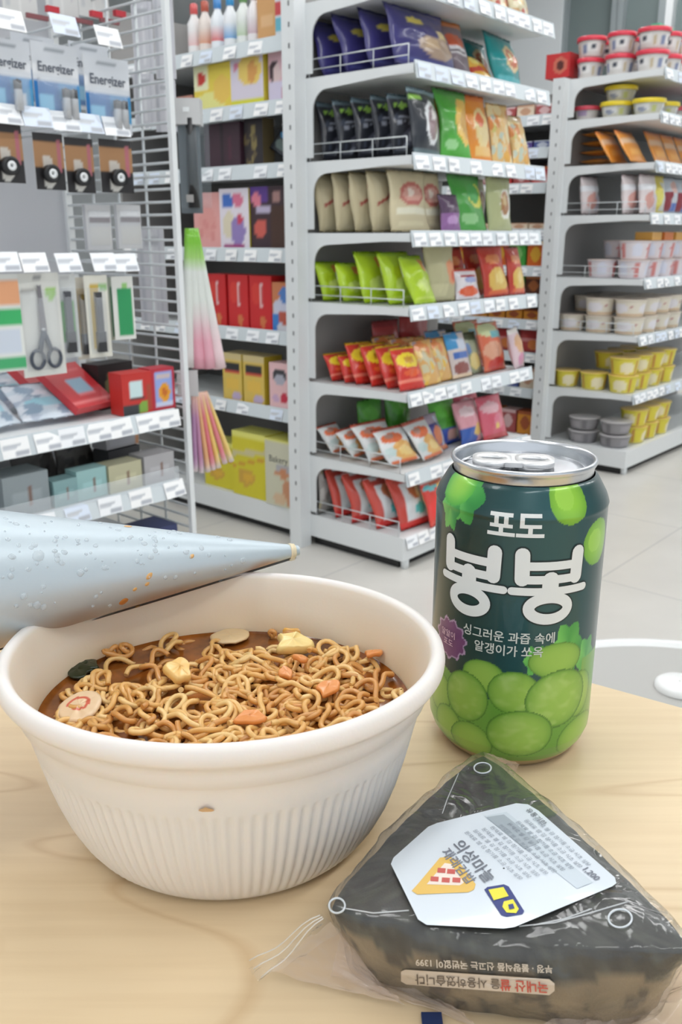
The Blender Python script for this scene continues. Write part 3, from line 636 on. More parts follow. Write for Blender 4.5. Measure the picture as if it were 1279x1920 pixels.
# orange ramen cartons
OR = paint((228, 150, 60), ('r', .06, .52, .96, .72, (232, 196, 160)), ('e', .5, .28, .3, .1, (240, 176, 90)), ('r', 0, .9, 1, 1, (210, 120, 44)))
for k in range(4):
    place('ramen_multi', lambda: bag_mesh(.16, .14, .030, OR, seed=6, nu=12, nv=12), 'noodle_packet', P_GLOSS, UD.p(.13, .335, 1.183+k*.0335+.016), UD.a-pi/2, -pi/2, 0, 'orange noodle packet lying flat, %s from the bottom of its pile' % ORD[k], 'noodle packet', None)
for k in range(2):
    place('ramen_multi', None, 'noodle_packet', P_GLOSS, UD.p(.05+.0*k, .155-.075*k, 1.184), UD.a, -.62, -.0, 'orange noodle packet tilted on edge, %s' % ('nearer the pile' if k == 0 else 'outer one'), 'noodle packet')
for k in range(4):
    place('ramen_multi', None, 'noodle_packet', P_GLOSS, UD.p(.24+.13*k, .06, 1.184), UD.a, -.5, 0, 'orange noodle packet leaning along the price rail, %s from the corner' % ORD[k], 'noodle packet')
# white pouches
WP = paint((226, 214, 214), ('r', 0, .6, 1, .72, (236, 236, 240)), ('e', .4, .34, .3, .2, (214, 160, 150)), ('e', .7, .3, .2, .2, (206, 196, 206)), ('r', 0, .92, 1, 1, (206, 190, 190)))
YP = paint((224, 206, 90), ('r', .5, .1, 1, .8, (214, 214, 206)), ('e', .3, .4, .2, .2, (236, 226, 120)))
BP_ = paint((200, 206, 214), ('r', 0, .1, .4, .6, (150, 60, 70)), ('r', .4, .1, 1, .3, (90, 120, 190)), ('e', .6, .7, .3, .16, (222, 180, 170)))
for k, (x, y, f, nm) in enumerate(((.07, .27, 0, 'white soup pouch at the back of the pouch shelf'), (.07, .10, 0, 'white soup pouch near the corner of the pouch shelf'), (.09, .05, 0, 'white soup pouch at the very corner of the pouch shelf'), (.20, .06, 1, 'yellow and white soup pouch on the pouch shelf'), (.32, .06, 2, 'maroon and blue soup pouch on the pouch shelf'), (.44, .06, 2, 'outer maroon and blue soup pouch on the pouch shelf'))):
    place('pouch%d' % f, lambda: bag_mesh(.125, .145, .06, (WP, YP, BP_)[f], seed=20+f), 'soup_pouch', P_GLOSS, UD.p(x, y, 1.002), UD.a-.1, -.12, 0, nm, 'pouch')
stacks(.766, 'white1', [.07+.125*i for i in range(4)], [.075, .20], 2, 'white noodle cup with red edge', lambda ix, iy, l: not (l == 1 and iy == 1 and ix == 0), .0705)
for i in range(3): place('cup_orange_box%d' % (i % 2), lambda: box_mesh(.09, .07, .03, paint((226, 130, 60) if i % 2 else (236, 180, 90))), 'small_carton', P_MATTE, UD.p(.20+.12*i, .08, .766+.142), UD.a, 0, 0, 'small orange carton on top of the white cups, %s from the corner' % ORD[i], 'carton')
stacks(.553, 'cream', [.07+.125*i for i in range(4)], [.07, .195, .315], 2, 'cream noodle cup', lambda ix, iy, l: not (l == 1 and iy == 2 and ix == 0), .0685)
stacks(.325, 'yellow', [.065+.125*i for i in range(4)], [.07, .195, .315], 2, 'yellow noodle cup', lambda ix, iy, l: not (l == 1 and (iy == 2 or (iy == 1 and ix == 0))), .0705)
stacks(.10, 'grey', [.075], [.085, .225], 2, 'grey lidded bowl', lambda ix, iy, l: True, .056)
stacks(.10, 'yellow', [.20+.12*i for i in range(3)], [.065], 2, 'yellow noodle cup beside the grey bowls', lambda ix, iy, l: True, .0705)
# things standing on top of the end of the noodle rack
carton(UE, 'redtop', -.03, .05, 1.50, .10, .09, .085, paint((200, 48, 50), ('e', .6, .5, .3, .35, (206, 110, 90)), ('e', .6, .5, .16, .2, (90, 40, 36))), 'red carton with round picture on top of the rack end', sc=(176, 40, 44))
carton(UD, 'grtop', .30, .16, 1.488+.142, .16, .09, .055, paint((90, 190, 150), ('d', .1, .5, .3, (226, 238, 230)), ('r', .6, .2, .9, .8, (120, 200, 170))), 'green and white striped carton on top of the red-lidded cups')
# end rack glimpsed between the gondolas
ER = random.Random(9)
EC = [((104, 84, 160), (206, 208, 224), 'violet'), ((84, 98, 160), (206, 212, 226), 'blue'), ((176, 84, 84), (226, 190, 190), 'brick red'), ((200, 60, 60), (226, 120, 60), 'red'), ((232, 214, 190), (206, 160, 130), 'cream'), ((74, 170, 70), (140, 206, 120), 'green'), ((226, 110, 44), (236, 180, 60), 'orange'), ((96, 52, 36), (190, 110, 60), 'brown'), ((226, 150, 50), (176, 90, 50), 'amber')]
EROWS = [(1.25, (0, 1), .035), (1.12, (2, 3), .07), (.945, (4, 4), .03), (.80, (5, 6), .11), (.69, (5, 7), .075), (.585, (8, 8), .045), (.30, (1, 4), .09), (.10, (2, 8), .10), (1.37, (4, 2), .05)]
EN = {1.37: 'top', 1.25: 'second', 1.12: 'third', .945: 'fourth', .80: 'fifth', .69: 'sixth', .585: 'seventh', .45: 'eighth', .30: 'ninth', .10: 'base'}
for z, (a_, b_), h in EROWS:
    for k in range(5):
        c = EC[a_ if k % 2 else b_]
        carton(UE, 'e%s%d' % (z, k % 2), -.09-.085*k, .06, z, .075, .07, h*ER.uniform(.9, 1.0), paint(c[0], ('e', .5, .5, .3, .3, c[1]), ('r', 0, .86, 1, 1, c[1])), '%s carton on the %s narrow-rack shelf, %s from the post' % (c[2], EN[z], ORD[k]), name='small_carton')
for k in range(2):
    place('bagE%d' % k, lambda: bag_mesh(.12, .10, .04, D_['redpack'], seed=90+k), 'snack_bag', P_GLOSS, UE.p(-.10-.13*k, .03, .453), UE.a, -.3, 0, 'red snack bag on the eighth narrow-rack shelf, %s from the post' % ORD[k], 'snack bag')

# ------------------------------------------------------------------ left rack: hanging stationery, batteries, packs
def hook_and_tag(u, v, y, lab_=None):
    """peg from the back panel with a tilted price plate at its tip; a part of the rack"""
    x, z = UA.at(u, v, y)
    m = MB(); m.tube([(x, .37, z+.004), (x, y+.01, z+.004), (x, y, z+.010)], .0022, 6)
    h = m.build('peg_hook', M_WIRE, rA)
    t = bpy.data.objects.new('price_tag', price_tag_mesh(RT.choice((0, 1, 1, 3)))); COL.objects.link(t); t.parent = h
    t.location = (x, y-.006, z+.002); t.rotation_euler = (-.35, 0, RT.uniform(-.1, .1))
for (u, v) in ((15, 40), (118, 50), (200, 72), (10, 216), (66, 222), (120, 230), (166, 234), (215, 240), (6, 493), (62, 494), (126, 494), (192, 493), (232, 494)):
    hook_and_tag(u, v, .03)
def card_mesh(w, h, f, t=.0012, nu=16, nv=24):
    m = MB(); m.grid(lambda u, v: (w*(u-.5), 0, -h*(1-v)), nu, nv, f, smooth=False)
    m.grid(lambda u, v: (w*(.5-u), t, -h*(1-v)), 2, 2, lambda u, v: (214, 214, 212), smooth=False)
    P = [(-w/2, 0, -h), (w/2, 0, -h), (w/2, t, -h), (-w/2, t, -h), (-w/2, 0, 0), (w/2, 0, 0), (w/2, t, 0), (-w/2, t, 0)]
    k = [m.vert(p, (220, 220, 218)) for p in P]
    for q in ((0, 3, 2, 1), (4, 5, 6, 7), (1, 2, 6, 5), (3, 0, 4, 7)): m.face([k[i] for i in q])
    return m
def hang(name, u, v, y, w, h, f, label, cat, turn=0, key=None):
    """a carded product; its top centre hangs from the peg seen at (u, v)"""
    x, z = UA.at(u, v, y)
    r = empty(name, UA.p(x, y, z), UA.a+turn); tag(r, label, cat)
    card_mesh(w, h, f).build('backing_card', P_MATTE, r)
    return r
def blister(r, x0, x1, z0, z1, d):
    m = MB(); m.grid(lambda u, v: (x0+(x1-x0)*u, -d*min(1, 5*min(u, 1-u)+.0)*min(1, 5*min(v, 1-v)), z0+(z1-z0)*v), 12, 12, None); m.build('blister', M_CLEAR, r)
BAT = paint((206, 210, 216), ('r', 0, .0, 1, .40, (214, 218, 224)), ('r', .0, .08, .58, .52, (22, 106, 172)), ('r', .56, .3, 1, .5, (60, 140, 196)), ('r', .12, .16, .42, .36, (120, 190, 226)), ('r', .85, .14, 1, .40, (70, 150, 196)), ('r', .3, .88, .7, .93, (150, 156, 164)), ('r', 0, .62, 1, .74, (222, 224, 228)))
def battery_pack(u, v, y, w, h, label, n=2, turn=0):
    r = hang('battery_pack', u, v, y, w, h, BAT, label, 'battery pack', turn)
    for k in range(n):
        b = MB(); f = lambda t, z, kk: (60, 62, 66) if z > .032 else (196, 198, 202)
        b.lathe([(.001, 0), (.0068, 0), (.0068, .031), (.0068, .033), (.0068, .046), (.002, .0465), (.002, .048), (.001, .048)], 14, cfn=f)
        o = b.build('battery', P_FOIL, r); o.location = (w*.12+.0155*k, -.009, -h*.93)
    text_obj('Energizer', w*.21, lambda x_, y_: (x_, -.0015, -h*.36+y_*1.15), 'lettering', P_MATTE, r, (92, 98, 110), bold=.02)
    blister(r, -w*.42, w*.45, -h*.95, -h*.45, .016)
for i, (u, v, y, w, h, n, lb) in enumerate(((8, 72, .035, .085, .125, 1, 'battery pack cut off by the left edge'), (100, 82, .035, .088, .135, 2, 'battery pack under the middle price plate of the top peg row'),
        (60, 66, .13, .085, .125, 1, 'battery pack set back between the two front ones'), (198, 108, .035, .095, .135, 2, 'battery pack next to the wire grid, under the right price plate'), (165, 82, .14, .085, .125, 1, 'battery pack set back near the wire grid'))):
    battery_pack(u, v, y, w, h*.92, 'blue and silver '+lb, n)
RZ = paint((176, 132, 92), ('r', 0, 0, 1, .40, (44, 42, 44)), ('r', .0, .86, 1, 1, (60, 58, 60)), ('r', .76, .3, .92, .9, (186, 110, 122)), ('e', .42, .50, .16, .12, (214, 206, 196)), ('e', .45, .18, .2, .15, (222, 220, 214)))
for i, (u, v, lb) in enumerate(((8, 232, 'cut off by the left edge'), (92, 250, 'left of the three together'), (140, 258, 'middle of the three together'), (215, 262, 'the one nearest the wire grid'))):
    x, z = UA.at(u, v, .045)
    r = hang('tape_pack', u, v, .045, .058 if i != 3 else .072, .092, RZ, 'brown and black tape pack, '+lb, 'tape pack')
    m = MB(); Mx = Matrix.Translation((-.004, -.012, -.066)) @ Matrix.Rotation(pi/2, 4, 'X')
    A = m.lathe([(.008, -.006), (.015, -.006), (.015, .006), (.008, .006), (.008, -.006)], 24, cfn=lambda t, z, k: (38, 36, 38))
    m.v = [tuple(Mx @ Vector(q)) for q in m.v]; m.build('tape_reel', M_BLACK, r)
    m = MB(); m.lathe([(.0079, -.0065), (.0079, .0065), (.003, .0065), (.003, -.0065), (.0079, -.0065)], 20); m.v = [tuple(Mx @ Vector(q)) for q in m.v]; m.build('reel_core', MATS['white_foam'] if 'white_foam' in MATS else M_STEEL, r)
GP = paint((206, 206, 208), ('r', .2, .74, .95, .84, (236, 236, 238)), ('r', .2, .62, .95, .72, (120, 106, 110)), ('r', 0, .0, .12, 1, (170, 172, 178)), ('r', .2, .1, .95, .5, (216, 214, 210)))
for i, (u, v) in enumerate(((180, 384), (238, 384))):
    r = hang('refill_pack', u, v, .09, .062, .082, GP, 'clear grey refill pack in the gap above the cutters, %s' % ('nearer the grey panel' if i == 0 else 'nearer the wire grid'), 'refill pack'); blister(r, -.02, .028, -.075, -.01, .010)
# scissors
SC_ = paint((222, 222, 216), ('e', .78, .80, .13, .065, (150, 200, 84)), ('r', .12, .80, .42, .84, (170, 168, 164)), ('r', .4, .95, .6, .97, (150, 150, 150)))
r = hang('scissors_pack', 68, 512, .04, .085, .180, SC_, 'carded pair of dark-handled scissors with a green dot', 'scissors')
m = MB()
for s_, c in ((-1, (176, 172, 174)), (1, (150, 146, 150))):
    m.prism([(-.004*s_, -.02), (.003*s_, -.024), (.007*s_, -.10), (0, -.108), (-.004*s_, -.10)], .0012, M=Matrix.Translation((0, -.004-.0014*(s_ > 0), 0)), c=c)
m.build('blades', mat('steel_print', rough=.25, metal=.6), r)
m = MB(); m.lathe([(.003, 0), (.003, .004), (.001, .005)], 12); Mx = Matrix.Translation((0, -.004, -.098)) @ Matrix.Rotation(pi/2, 4, 'X'); m.v = [tuple(Mx @ Vector(q)) for q in m.v]; m.build('pivot_screw', M_STEEL, r)
for s_ in (-1, 1):
    m = MB(); cx_, cz_ = .017*s_, -.149; m.tube([(cx_+.0125*cos(t*pi/14)*1.0, -.006, cz_+.016*sin(t*pi/14)) for t in range(29)], .0032, 8)
    m.tube([(0.0, -.005, -.100), (.006*s_, -.006, -.118), (cx_-.006*s_, -.006, cz_+.014)], .0045, 8); m.build('handle', mat('slate_plastic', (66, 72, 84), rough=.4), r)
blister(r, -.036, .036, -.17, -.03, .012)
# cutters and blades
CG = paint((214, 216, 214), ('r', .12, .18, .84, .70, (96, 176, 84)), ('r', .3, .93, .7, .97, (190, 190, 190)))
CY = paint((206, 200, 186), ('r', .0, .12, .7, .86, (170, 140, 62)))
CY2 = paint((222, 220, 208), ('r', .2, .1, .62, .88, (206, 176, 80)), ('e', .8, .86, .2, .05, (150, 190, 130)))
GB = paint((222, 222, 216), ('r', .24, .06, .90, .80, (46, 150, 92)), ('r', .5, .82, .7, .9, (150, 200, 120)))
GB2 = paint((176, 186, 170), ('r', .5, .06, .9, .84, (60, 120, 84)))
OG = paint((226, 228, 224), ('r', 0, .70, 1, .95, (236, 170, 126)), ('r', 0, .46, 1, .64, (60, 178, 104)), ('r', 0, .04, 1, .14, (70, 170, 110)), ('r', .1, .2, .9, .42, (206, 214, 226)))
for (u, v, y, w, h, f, lb, cutter) in ((2, 514, .04, .055, .165, OG, 'orange and green stationery card cut off by the left edge', None), (120, 514, .045, .040, .150, CG, 'green carded craft knife with dark handle', (72, 72, 78)),
        (150, 520, .05, .034, .150, CY, 'dull gold carded cutter behind the yellow one', (120, 100, 50)), (178, 516, .03, .046, .150, CY2, 'yellow carded cutter with pale edge', (60, 60, 62)),
        (205, 520, .07, .036, .12, GB2, 'grey-green blade card behind the bright green one', None), (228, 518, .03, .044, .118, GB, 'bright green blade card beside the wire grid', None)):
    r = hang('cutter_pack' if cutter else 'blade_card', u, v, y, w, h, f, lb, 'stationery card', turn=-.15)
    if cutter:
        m = MB(); m.box(-.006, .006, -.010, -.001, -h*.88, -h*.2, cutter); m.box(-.008, .008, -.012, -.001, -h*.93, -h*.68, (44, 44, 46)); m.build('craft_knife', P_GLOSS, r)
        blister(r, -w*.4, w*.4, -h*.95, -h*.15, .014)
# shelf of the left rack
def alay(key, maker, name, material, u, v, y, z, turn, tilt, label, cat, roll=0):
    x, _ = UA.at(u, v, y); return place(key, maker, name, material, UA.p(x, y, z), UA.a+turn, tilt, roll, label, cat)
WPK = paint((206, 216, 226), ('r', .2, .3, .8, .5, (160, 206, 220)), blob=(4, 14, .14, [(180, 190, 206), (226, 230, 238), (150, 170, 190), (190, 190, 206)], (0, 0, 1, 1)))
for i, (u, y, tn) in enumerate(((5, .05, .1), (85, .05, -.1), (40, .20, .1))):
    alay('wpk', lambda: bag_mesh(.12, .11, .03, WPK, seed=50), 'sock_pack', P_GLOSS, u, 780, y, .602+.0*i, tn, -1.05, 'silvery white soft pack on the left rack, %s' % (['at the left edge', 'next to the red cases', 'behind the two front ones'][i]), 'soft pack')
RC_ = paint((200, 50, 56), ('r', .35, .3, .72, .62, (150, 180, 200)), ('r', .3, .25, .77, .3, (226, 120, 126)), ('r', 0, .08, 1, .14, (226, 120, 120)), ('r', .1, .82, .9, .88, (214, 90, 96)))
for i, (u, v, y, z, tn, tl) in enumerate(((175, 790, .05, .600, .25, -.95), (128, 760, .12, .602, .25, -.95))):
    alay('redcase', lambda: box_mesh(.105, .02, .12, RC_), 'red_case', P_GLOSS, u, v, y, z+.01, tn, tl, 'red lottery-style flat case, %s' % ('in front with grey window' if i == 0 else 'behind at its left'), 'case')
BLK = paint((42, 36, 36), ('e', .3, .5, .1, .3, (120, 120, 84)), ('e', .7, .4, .12, .26, (110, 106, 80)))
alay('blkbx', lambda: box_mesh(.09, .05, .09, BLK), 'black_box', P_MATTE, 205, 740, .13, .5915, .1, 0, 'black box with olive marks behind the red cases', 'box')
CRD = paint((196, 50, 44), ('r', .28, .40, .70, .80, (206, 228, 230)), ('r', .22, .34, .74, .40, (96, 60, 60)), ('r', .0, .0, .5, .24, (60, 62, 66)), ('e', .7, .16, .2, .14, (130, 170, 70)), ('r', .8, .1, .95, .7, (170, 70, 50)))
alay('cardbx', lambda: box_mesh(.068, .045, .082, CRD), 'playing_card_box', P_MATTE, 248, 770, .03, .5915, -.05, 0, 'red box with pale window and green corner, left of the sun box', 'box')
SUN = paint((186, 46, 62), ('r', .16, .06, .9, .9, (150, 170, 226)), ('r', .22, .76, .84, .88, (206, 190, 190)), ('e', .55, .42, .24, .22, (232, 160, 40)), ('e', .55, .42, .1, .1, (206, 110, 40)), ('r', .2, .1, .86, .2, (206, 214, 238)))
alay('sunbx', lambda: box_mesh(.058, .04, .084, SUN), 'playing_card_box', P_MATTE, 297, 766, .03, .5915, -.05, 0, 'red and blue box with an orange sun, beside the wire grid', 'box')
LOW = [(-.36, .05, .09, .07, .075, (150, 160, 164), 'grey tall pack near the left edge'), (-.275, .03, .05, .05, .05, (140, 176, 178), 'small dull teal pack'), (-.235, .03, .07, .06, .06, (160, 200, 200), 'pale teal pack'), (-.15, .03, .085, .06, .058, (196, 192, 160), 'beige pack with brown letters'), (-.075, .03, .08, .06, .062, (178, 176, 178), 'light grey pack near the wire grid')]
for i, (x, y, w, d, h, c, lb) in enumerate(LOW):
    carton(UA, 'low%d' % i, x, y, .443, w, d, h, paint(c, ('r', .15, .3, .85, .6, tuple(min(255, q+16) for q in c)), ('r', .55, .2, .62, .7, (130, 96, 80))), lb+' on the lower left shelf', name='bandage_box')
for i, (x, z, c, lb) in enumerate(((-.16, .505, (96, 92, 88), 'dark mesh pouch leaning at the back, middle one'), (-.24, .50, (84, 80, 78), 'dark mesh pouch leaning at the back, beside the left edge'), (-.08, .5, (110, 108, 104), 'dark mesh pouch leaning at the back by the grid'))):
    place('meshp%d' % i, lambda: bag_mesh(.10, .12, .035, paint(c, blob=(i, 14, .12, [tuple(q-30 for q in c), tuple(q+30 for q in c), (60, 58, 56)], (0, 0, 1, 1))), seed=60+i), 'mesh_pouch', P_MATTE, UA.p(x, .16, .445), UA.a, -.25, 0, lb, 'pouch')
carton(UA, 'greybx', -.085, .13, .505, .09, .05, .065, paint((176, 174, 178), ('r', .1, .1, .9, .9, (186, 186, 192)), ('r', .92, 0, 1, 1, (206, 150, 110))), 'grey window box raised at the back of the lower left shelf', name='window_box', turn=.1)
MB_ = bpy.data.objects[-1] if False else None
carton(UA, 'greybase', -.085, .13, .443, .085, .05, .060, paint((70, 70, 74)), 'dark box under the grey window box', name='dark_box', turn=.1)
for i in range(3):
    carton(UA, 'navy%d' % i, -.30+.11*i, .05, .30, .10, .08, .045, paint((56, 66, 110), ('r', .1, .2, .6, .7, (120, 120, 140))), 'navy carton on the lowest left shelf, %s from the left edge' % ORD[i], name='navy_carton')
# things hanging on the outer side of the wire grid
GX = .004
def side_point(u, v, x):
    q = at_plane(u, v, UA.p(x, 0, 0), UA.X)-UA.o; return q.dot(UA.Y), q.z
def world_at(u, v, s):
    """point under (u, v) on the frontal plane s metres beyond the rack end"""
    return at_plane(u, v, UA.p(.03, -.0, 0)+Vector((0, s, 0)), Vector((0, 1, 0)))
p0 = world_at(352, 212, .03)
r = empty('hook_strip_box', p0, .0); tag(r, 'small pale grey box clipped on the outer side of the wire rack', 'box')
MB().box(-.03, .026, -.02, .02, -.022, .024).build('housing', mat('pale_grey_plastic', (196, 196, 196), rough=.45), r)
MB().box(-.006, .006, -.0212, -.02, .0, .008).build('button', M_STEEL, r)
p0 = world_at(360, 400, .03)
r = empty('shaver_pack', p0, .1); tag(r, 'tall black carded shaver in clear wrap hanging beside the wire rack', 'shaver')
MB().box(-.020, .022, 0, .002, 0, .185).build('backing_card', mat('charcoal_card', (104, 112, 118), rough=.5), r)
m = MB(); m.tube([(.006, -.012, .01), (.006, -.012, .10), (.006, -.012, .172)], lambda t: .011-.001*t, 12); m.build('shaver_body', M_BLACK, r)
m = MB(); m.box(-.008, .006, -.0265, -.024, .02, .034); m.build('label_patch', M_MID, r)
m = MB(); m.grid(lambda u, v: (-.022+.062*u, -.004-.022*sin(pi*u)*sin(pi*v)**.4, .01+.17*v), 12, 16); m.build('blister', mat('bluish_clear_plastic', (200, 214, 222), rough=.15, alpha=.12), r)
def fan(name, top, ends, r0, r1, cols, label, cat, tubename, flatten=.5):
    T = world_at(top[0], top[1], .05); r_ = empty(name, T, 0); tag(r_, label, cat)
    for i, (u, v, c) in enumerate(ends):
        B = world_at(u, v, .05+.012*i)-T
        m = MB(); m.tube([Vector((.004*i-.01, .004*i, 0)).lerp(B, t/10) for t in range(11)], lambda t: r0+(r1-r0)*t, 10, cfn=lambda t: cols(t, c)); m.build(tubename, P_GLOSS, r_)
    return r_
def c1(t, c):
    if t < .14: return (126, 196, 50)
    if t < .3: return mixc3((126, 196, 50), (222, 228, 218), (t-.14)/.16)
    return mixc3((222, 226, 220), c, min(1, (t-.55)/.25))
r = fan('balloon_stick_set', (362, 428), ((352, 688, (222, 216, 214)), (372, 690, (226, 160, 176)), (392, 690, (230, 170, 184)), (412, 690, (234, 206, 210))), .007, .0145, c1, 'green to pink packaged stick set hanging beside the wire rack', 'stick set', 'wrapped_stick')
cs = [(176, 130, 170), (190, 136, 170), (226, 170, 120), (222, 120, 132), (236, 196, 110), (226, 130, 140), (238, 206, 120)]
def c2(t, c): return mixc3((232, 190, 170), c, t*3) if t < .3 else (mixc3(c, (238, 226, 226), (t-.86)/.14) if t > .86 else c)
r = fan('straw_set', (370, 738), ((366, 884, cs[0]), (378, 886, cs[1]), (390, 884, cs[2]), (400, 880, cs[3]), (410, 876, cs[4]), (422, 868, cs[5]), (434, 864, cs[6])), .0042, .0062, c2, 'fanned purple, pink and yellow straws hanging beside the wire rack', 'straw set', 'straw')
T = world_at(352, 716, .045)-r.location
q = MB(); q.box(T.x-.022, T.x+.022, T.y-.004, T.y, T.z-.03, T.z+.025); q.build('header_card', mat('pale_header_card', (206, 204, 204), rough=.4), r)
q = MB(); q.lathe([(.006, 0), (.006, .001), (.001, .001)], 16); Mx = Matrix.Translation((T.x-.004, T.y-.0055, T.z)) @ Matrix.Rotation(pi/2, 4, 'X'); q.v = [tuple(Mx @ Vector(w_)) for w_ in q.v]; q.build('round_mark', mat('slate_print', (110, 120, 130), rough=.5), r)

for i, (u, v) in enumerate(((98, 18), (180, 27), (224, 26))):
    x, z = UA.at(u, v, .16); MB().box(x-.012, x+.012, .155, .165, z-.005, z+.005).build('red_clip', mat('red_plastic', (196, 50, 62), rough=.4), rA)
for i, (u, v) in enumerate(((70, 32), (155, 40), (205, 40))):
    x, z = UA.at(u, v, .2); MB().box(x-.022, x+.022, .197, .203, z-.004, z+.004).build('rail_strip', mat('dull_red_plastic', (140, 84, 88), rough=.5), rA)
CP = paint((214, 214, 212), ('r', .1, .1, .2, .9, (196, 198, 200)), ('r', .5, 0, .56, 1, (226, 226, 224)), ('r', .8, .2, .86, .9, (198, 196, 200)))
for i, (u, lb) in enumerate(((40, 'at the far left'), (120, 'in the middle'), (176, 'nearest the wire grid'))):
    x, z = UA.at(u, 34, .22); r = empty('clear_pouch', UA.p(x, .22, z+.16), UA.a); tag(r, 'whitish clear pouch hanging at the top of the left rack, '+lb, 'pouch')
    card_mesh(.07, .16, CP).build('pouch_body', P_GLOSS, r)

GPK = paint((204, 204, 210), ('r', .12, 0, .2, 1, (186, 188, 196)), ('r', .5, .1, .58, .95, (220, 220, 224)), ('r', .3, .82, .8, .9, (176, 178, 184)), ('r', .8, 0, .86, 1, (190, 190, 198)))
for i, (u, v, w, h, lb) in enumerate(((264, 2, .042, .13, 'topmost, farther from the upright'), (304, -4, .042, .15, 'topmost, close to the upright'), (268, 138, .044, .10, 'second down, farther from the upright'), (308, 150, .045, .10, 'second down, close to the upright'), (280, 425, .06, .21, 'low and long, level with the scissors'))):
    p0 = world_at(u, v, .19+.02*(i % 2)); r = empty('grey_pouch', p0, 0); tag(r, 'pale grey pouch behind the wire grid, '+lb, 'pouch')
    card_mesh(w, h, GPK, t=.0015).build('pouch_body', P_GLOSS, r)

# ------------------------------------------------------------------ let the soft packs settle until nothing interpenetrates
from mathutils.bvhtree import BVHTree
def world_bvh(o):
    vs, ps = [], []
    def rec(q, M):
        M = M @ Matrix.LocRotScale(q.location, q.rotation_euler, q.scale) if q.parent is None or True else M
        if q.type == 'MESH':
            b = len(vs); vs.extend(M @ v.co for v in q.data.vertices); ps.extend(tuple(b+i for i in p.vertices) for p in q.data.polygons)
        for c in q.children: rec(c, M)
    rec(o, Matrix()); 
    lo = [min(v[i] for v in vs) for i in range(3)]; hi = [max(v[i] for v in vs) for i in range(3)]
    return BVHTree.FromPolygons(vs, ps), lo, hi
def ovl(a, b): return all(min(a[2][i], b[2][i])-max(a[1][i], b[1][i]) > 0 for i in range(3))
def settle(names, racks, U, rounds=14):
    fix = [(r_, world_bvh(r_)) for r_ in racks]
    obs = [o for o in COL.objects if o.parent is None and o.get('category') and o.name.split('.')[0] in names and o not in racks]
    obs = [o for o in obs if (o.location-U.o).length < 2.2]
    W = {o: world_bvh(o) for o in obs}
    for it in range(rounds):
        moved = set()
        for i, a in enumerate(obs):
            for r_, w_ in fix:
                if ovl(W[a], w_) and W[a][0].overlap(w_[0]):
                    a.scale = [q*.965 for q in a.scale]; a.location += Vector((0, 0, .0008))+U.Y*(.0015 if (a.location-U.o).dot(U.Y) < .15 else -.003); moved.add(a)
            for b in obs[i+1:]:
                if ovl(W[a], W[b]) and W[a][0].overlap(W[b][0]):
                    d_ = b.location-a.location; d_.z = 0
                    if d_.length < 1e-5: d_ = U.Y.copy()
                    d_.normalize(); a.location -= d_*.0014; b.location += d_*.0022
                    a.scale[1] *= .95; b.scale[1] *= .95
                    if it > 5: a.scale[0] *= .97; b.scale[0] *= .97
                    moved.add(a); moved.add(b)
        if not moved: break
        for o in moved: W[o] = world_bvh(o)
    return len(moved)
S1 = settle({'snack_bag'}, [rackC], UC)
S1 += settle({'sweet_box', 'sweet_pouch', 'small_bottle'}, [rackB, rackC], UB)
S2 = settle({'noodle_packet', 'soup_pouch', 'noodle_cup', 'small_carton', 'sweet_box'}, [rackD, rackE], UD, 10)
S3 = settle({'sock_pack', 'red_case', 'black_box', 'playing_card_box', 'mesh_pouch', 'window_box', 'dark_box', 'bandage_box', 'navy_carton'}, [rA], UA, 12)
S4 = settle({'battery_pack', 'tape_pack', 'refill_pack', 'scissors_pack', 'cutter_pack', 'blade_card', 'clear_pouch'}, [], UA, 4)
print('settled', S1, S2, S3, S4)
# ------------------------------------------------------------------ table and stool
TB = empty('table', (0, .05, 0)); tag(TB, 'pale maple-topped table carrying the noodle bowl and the can', 'table')
wm = mat('maple_laminate', (222, 196, 158), rough=.38)
nt = wm.node_tree; bs = nt.nodes['Principled BSDF']
def N(t, **k):
    n = nt.nodes.new(t)
    for a, b in k.items(): setattr(n, a, b)
    return n
tc = N('ShaderNodeTexCoord'); mp = N('ShaderNodeMapping'); mp.inputs['Rotation'].default_value = (0, 0, radians(34)); mp.inputs['Location'].default_value = (.31, .1, 0)
mp.inputs['Scale'].default_value = (2.0, 9.0, 1)
n1 = N('ShaderNodeTexNoise'); n1.inputs['Scale'].default_value = 1.0; n1.inputs['Detail'].default_value = 2.0; n1.inputs['Distortion'].default_value = .4
m1 = N('ShaderNodeMath', operation='MULTIPLY'); m1.inputs[1].default_value = 8
m2 = N('ShaderNodeMath', operation='FRACT')
r1 = N('ShaderNodeValToRGB'); e = r1.color_ramp.elements
e[0].position = 0; e[0].color = lin((228, 204, 166)); e[1].position = 1; e[1].color = lin((228, 204, 166))
for p, c in ((.44, (227, 203, 165)), (.50, (214, 186, 146)), (.56, (227, 203, 165))):
    q = e.new(p); q.color = lin(c)
mp2 = N('ShaderNodeMapping'); mp2.inputs['Rotation'].default_value = (0, 0, radians(34)); mp2.inputs['Scale'].default_value = (12, 260, 1)
n2 = N('ShaderNodeTexNoise'); n2.inputs['Scale'].default_value = 1; n2.inputs['Detail'].default_value = 3
r2 = N('ShaderNodeValToRGB'); r2.color_ramp.elements[0].position = .3; r2.color_ramp.elements[0].color = (.93, .91, .88, 1); r2.color_ramp.elements[1].position = .62; r2.color_ramp.elements[1].color = (1, 1, 1, 1)
mx = N('ShaderNodeMix', data_type='RGBA', blend_type='MULTIPLY'); mx.inputs[0].default_value = .8
L = nt.links.new
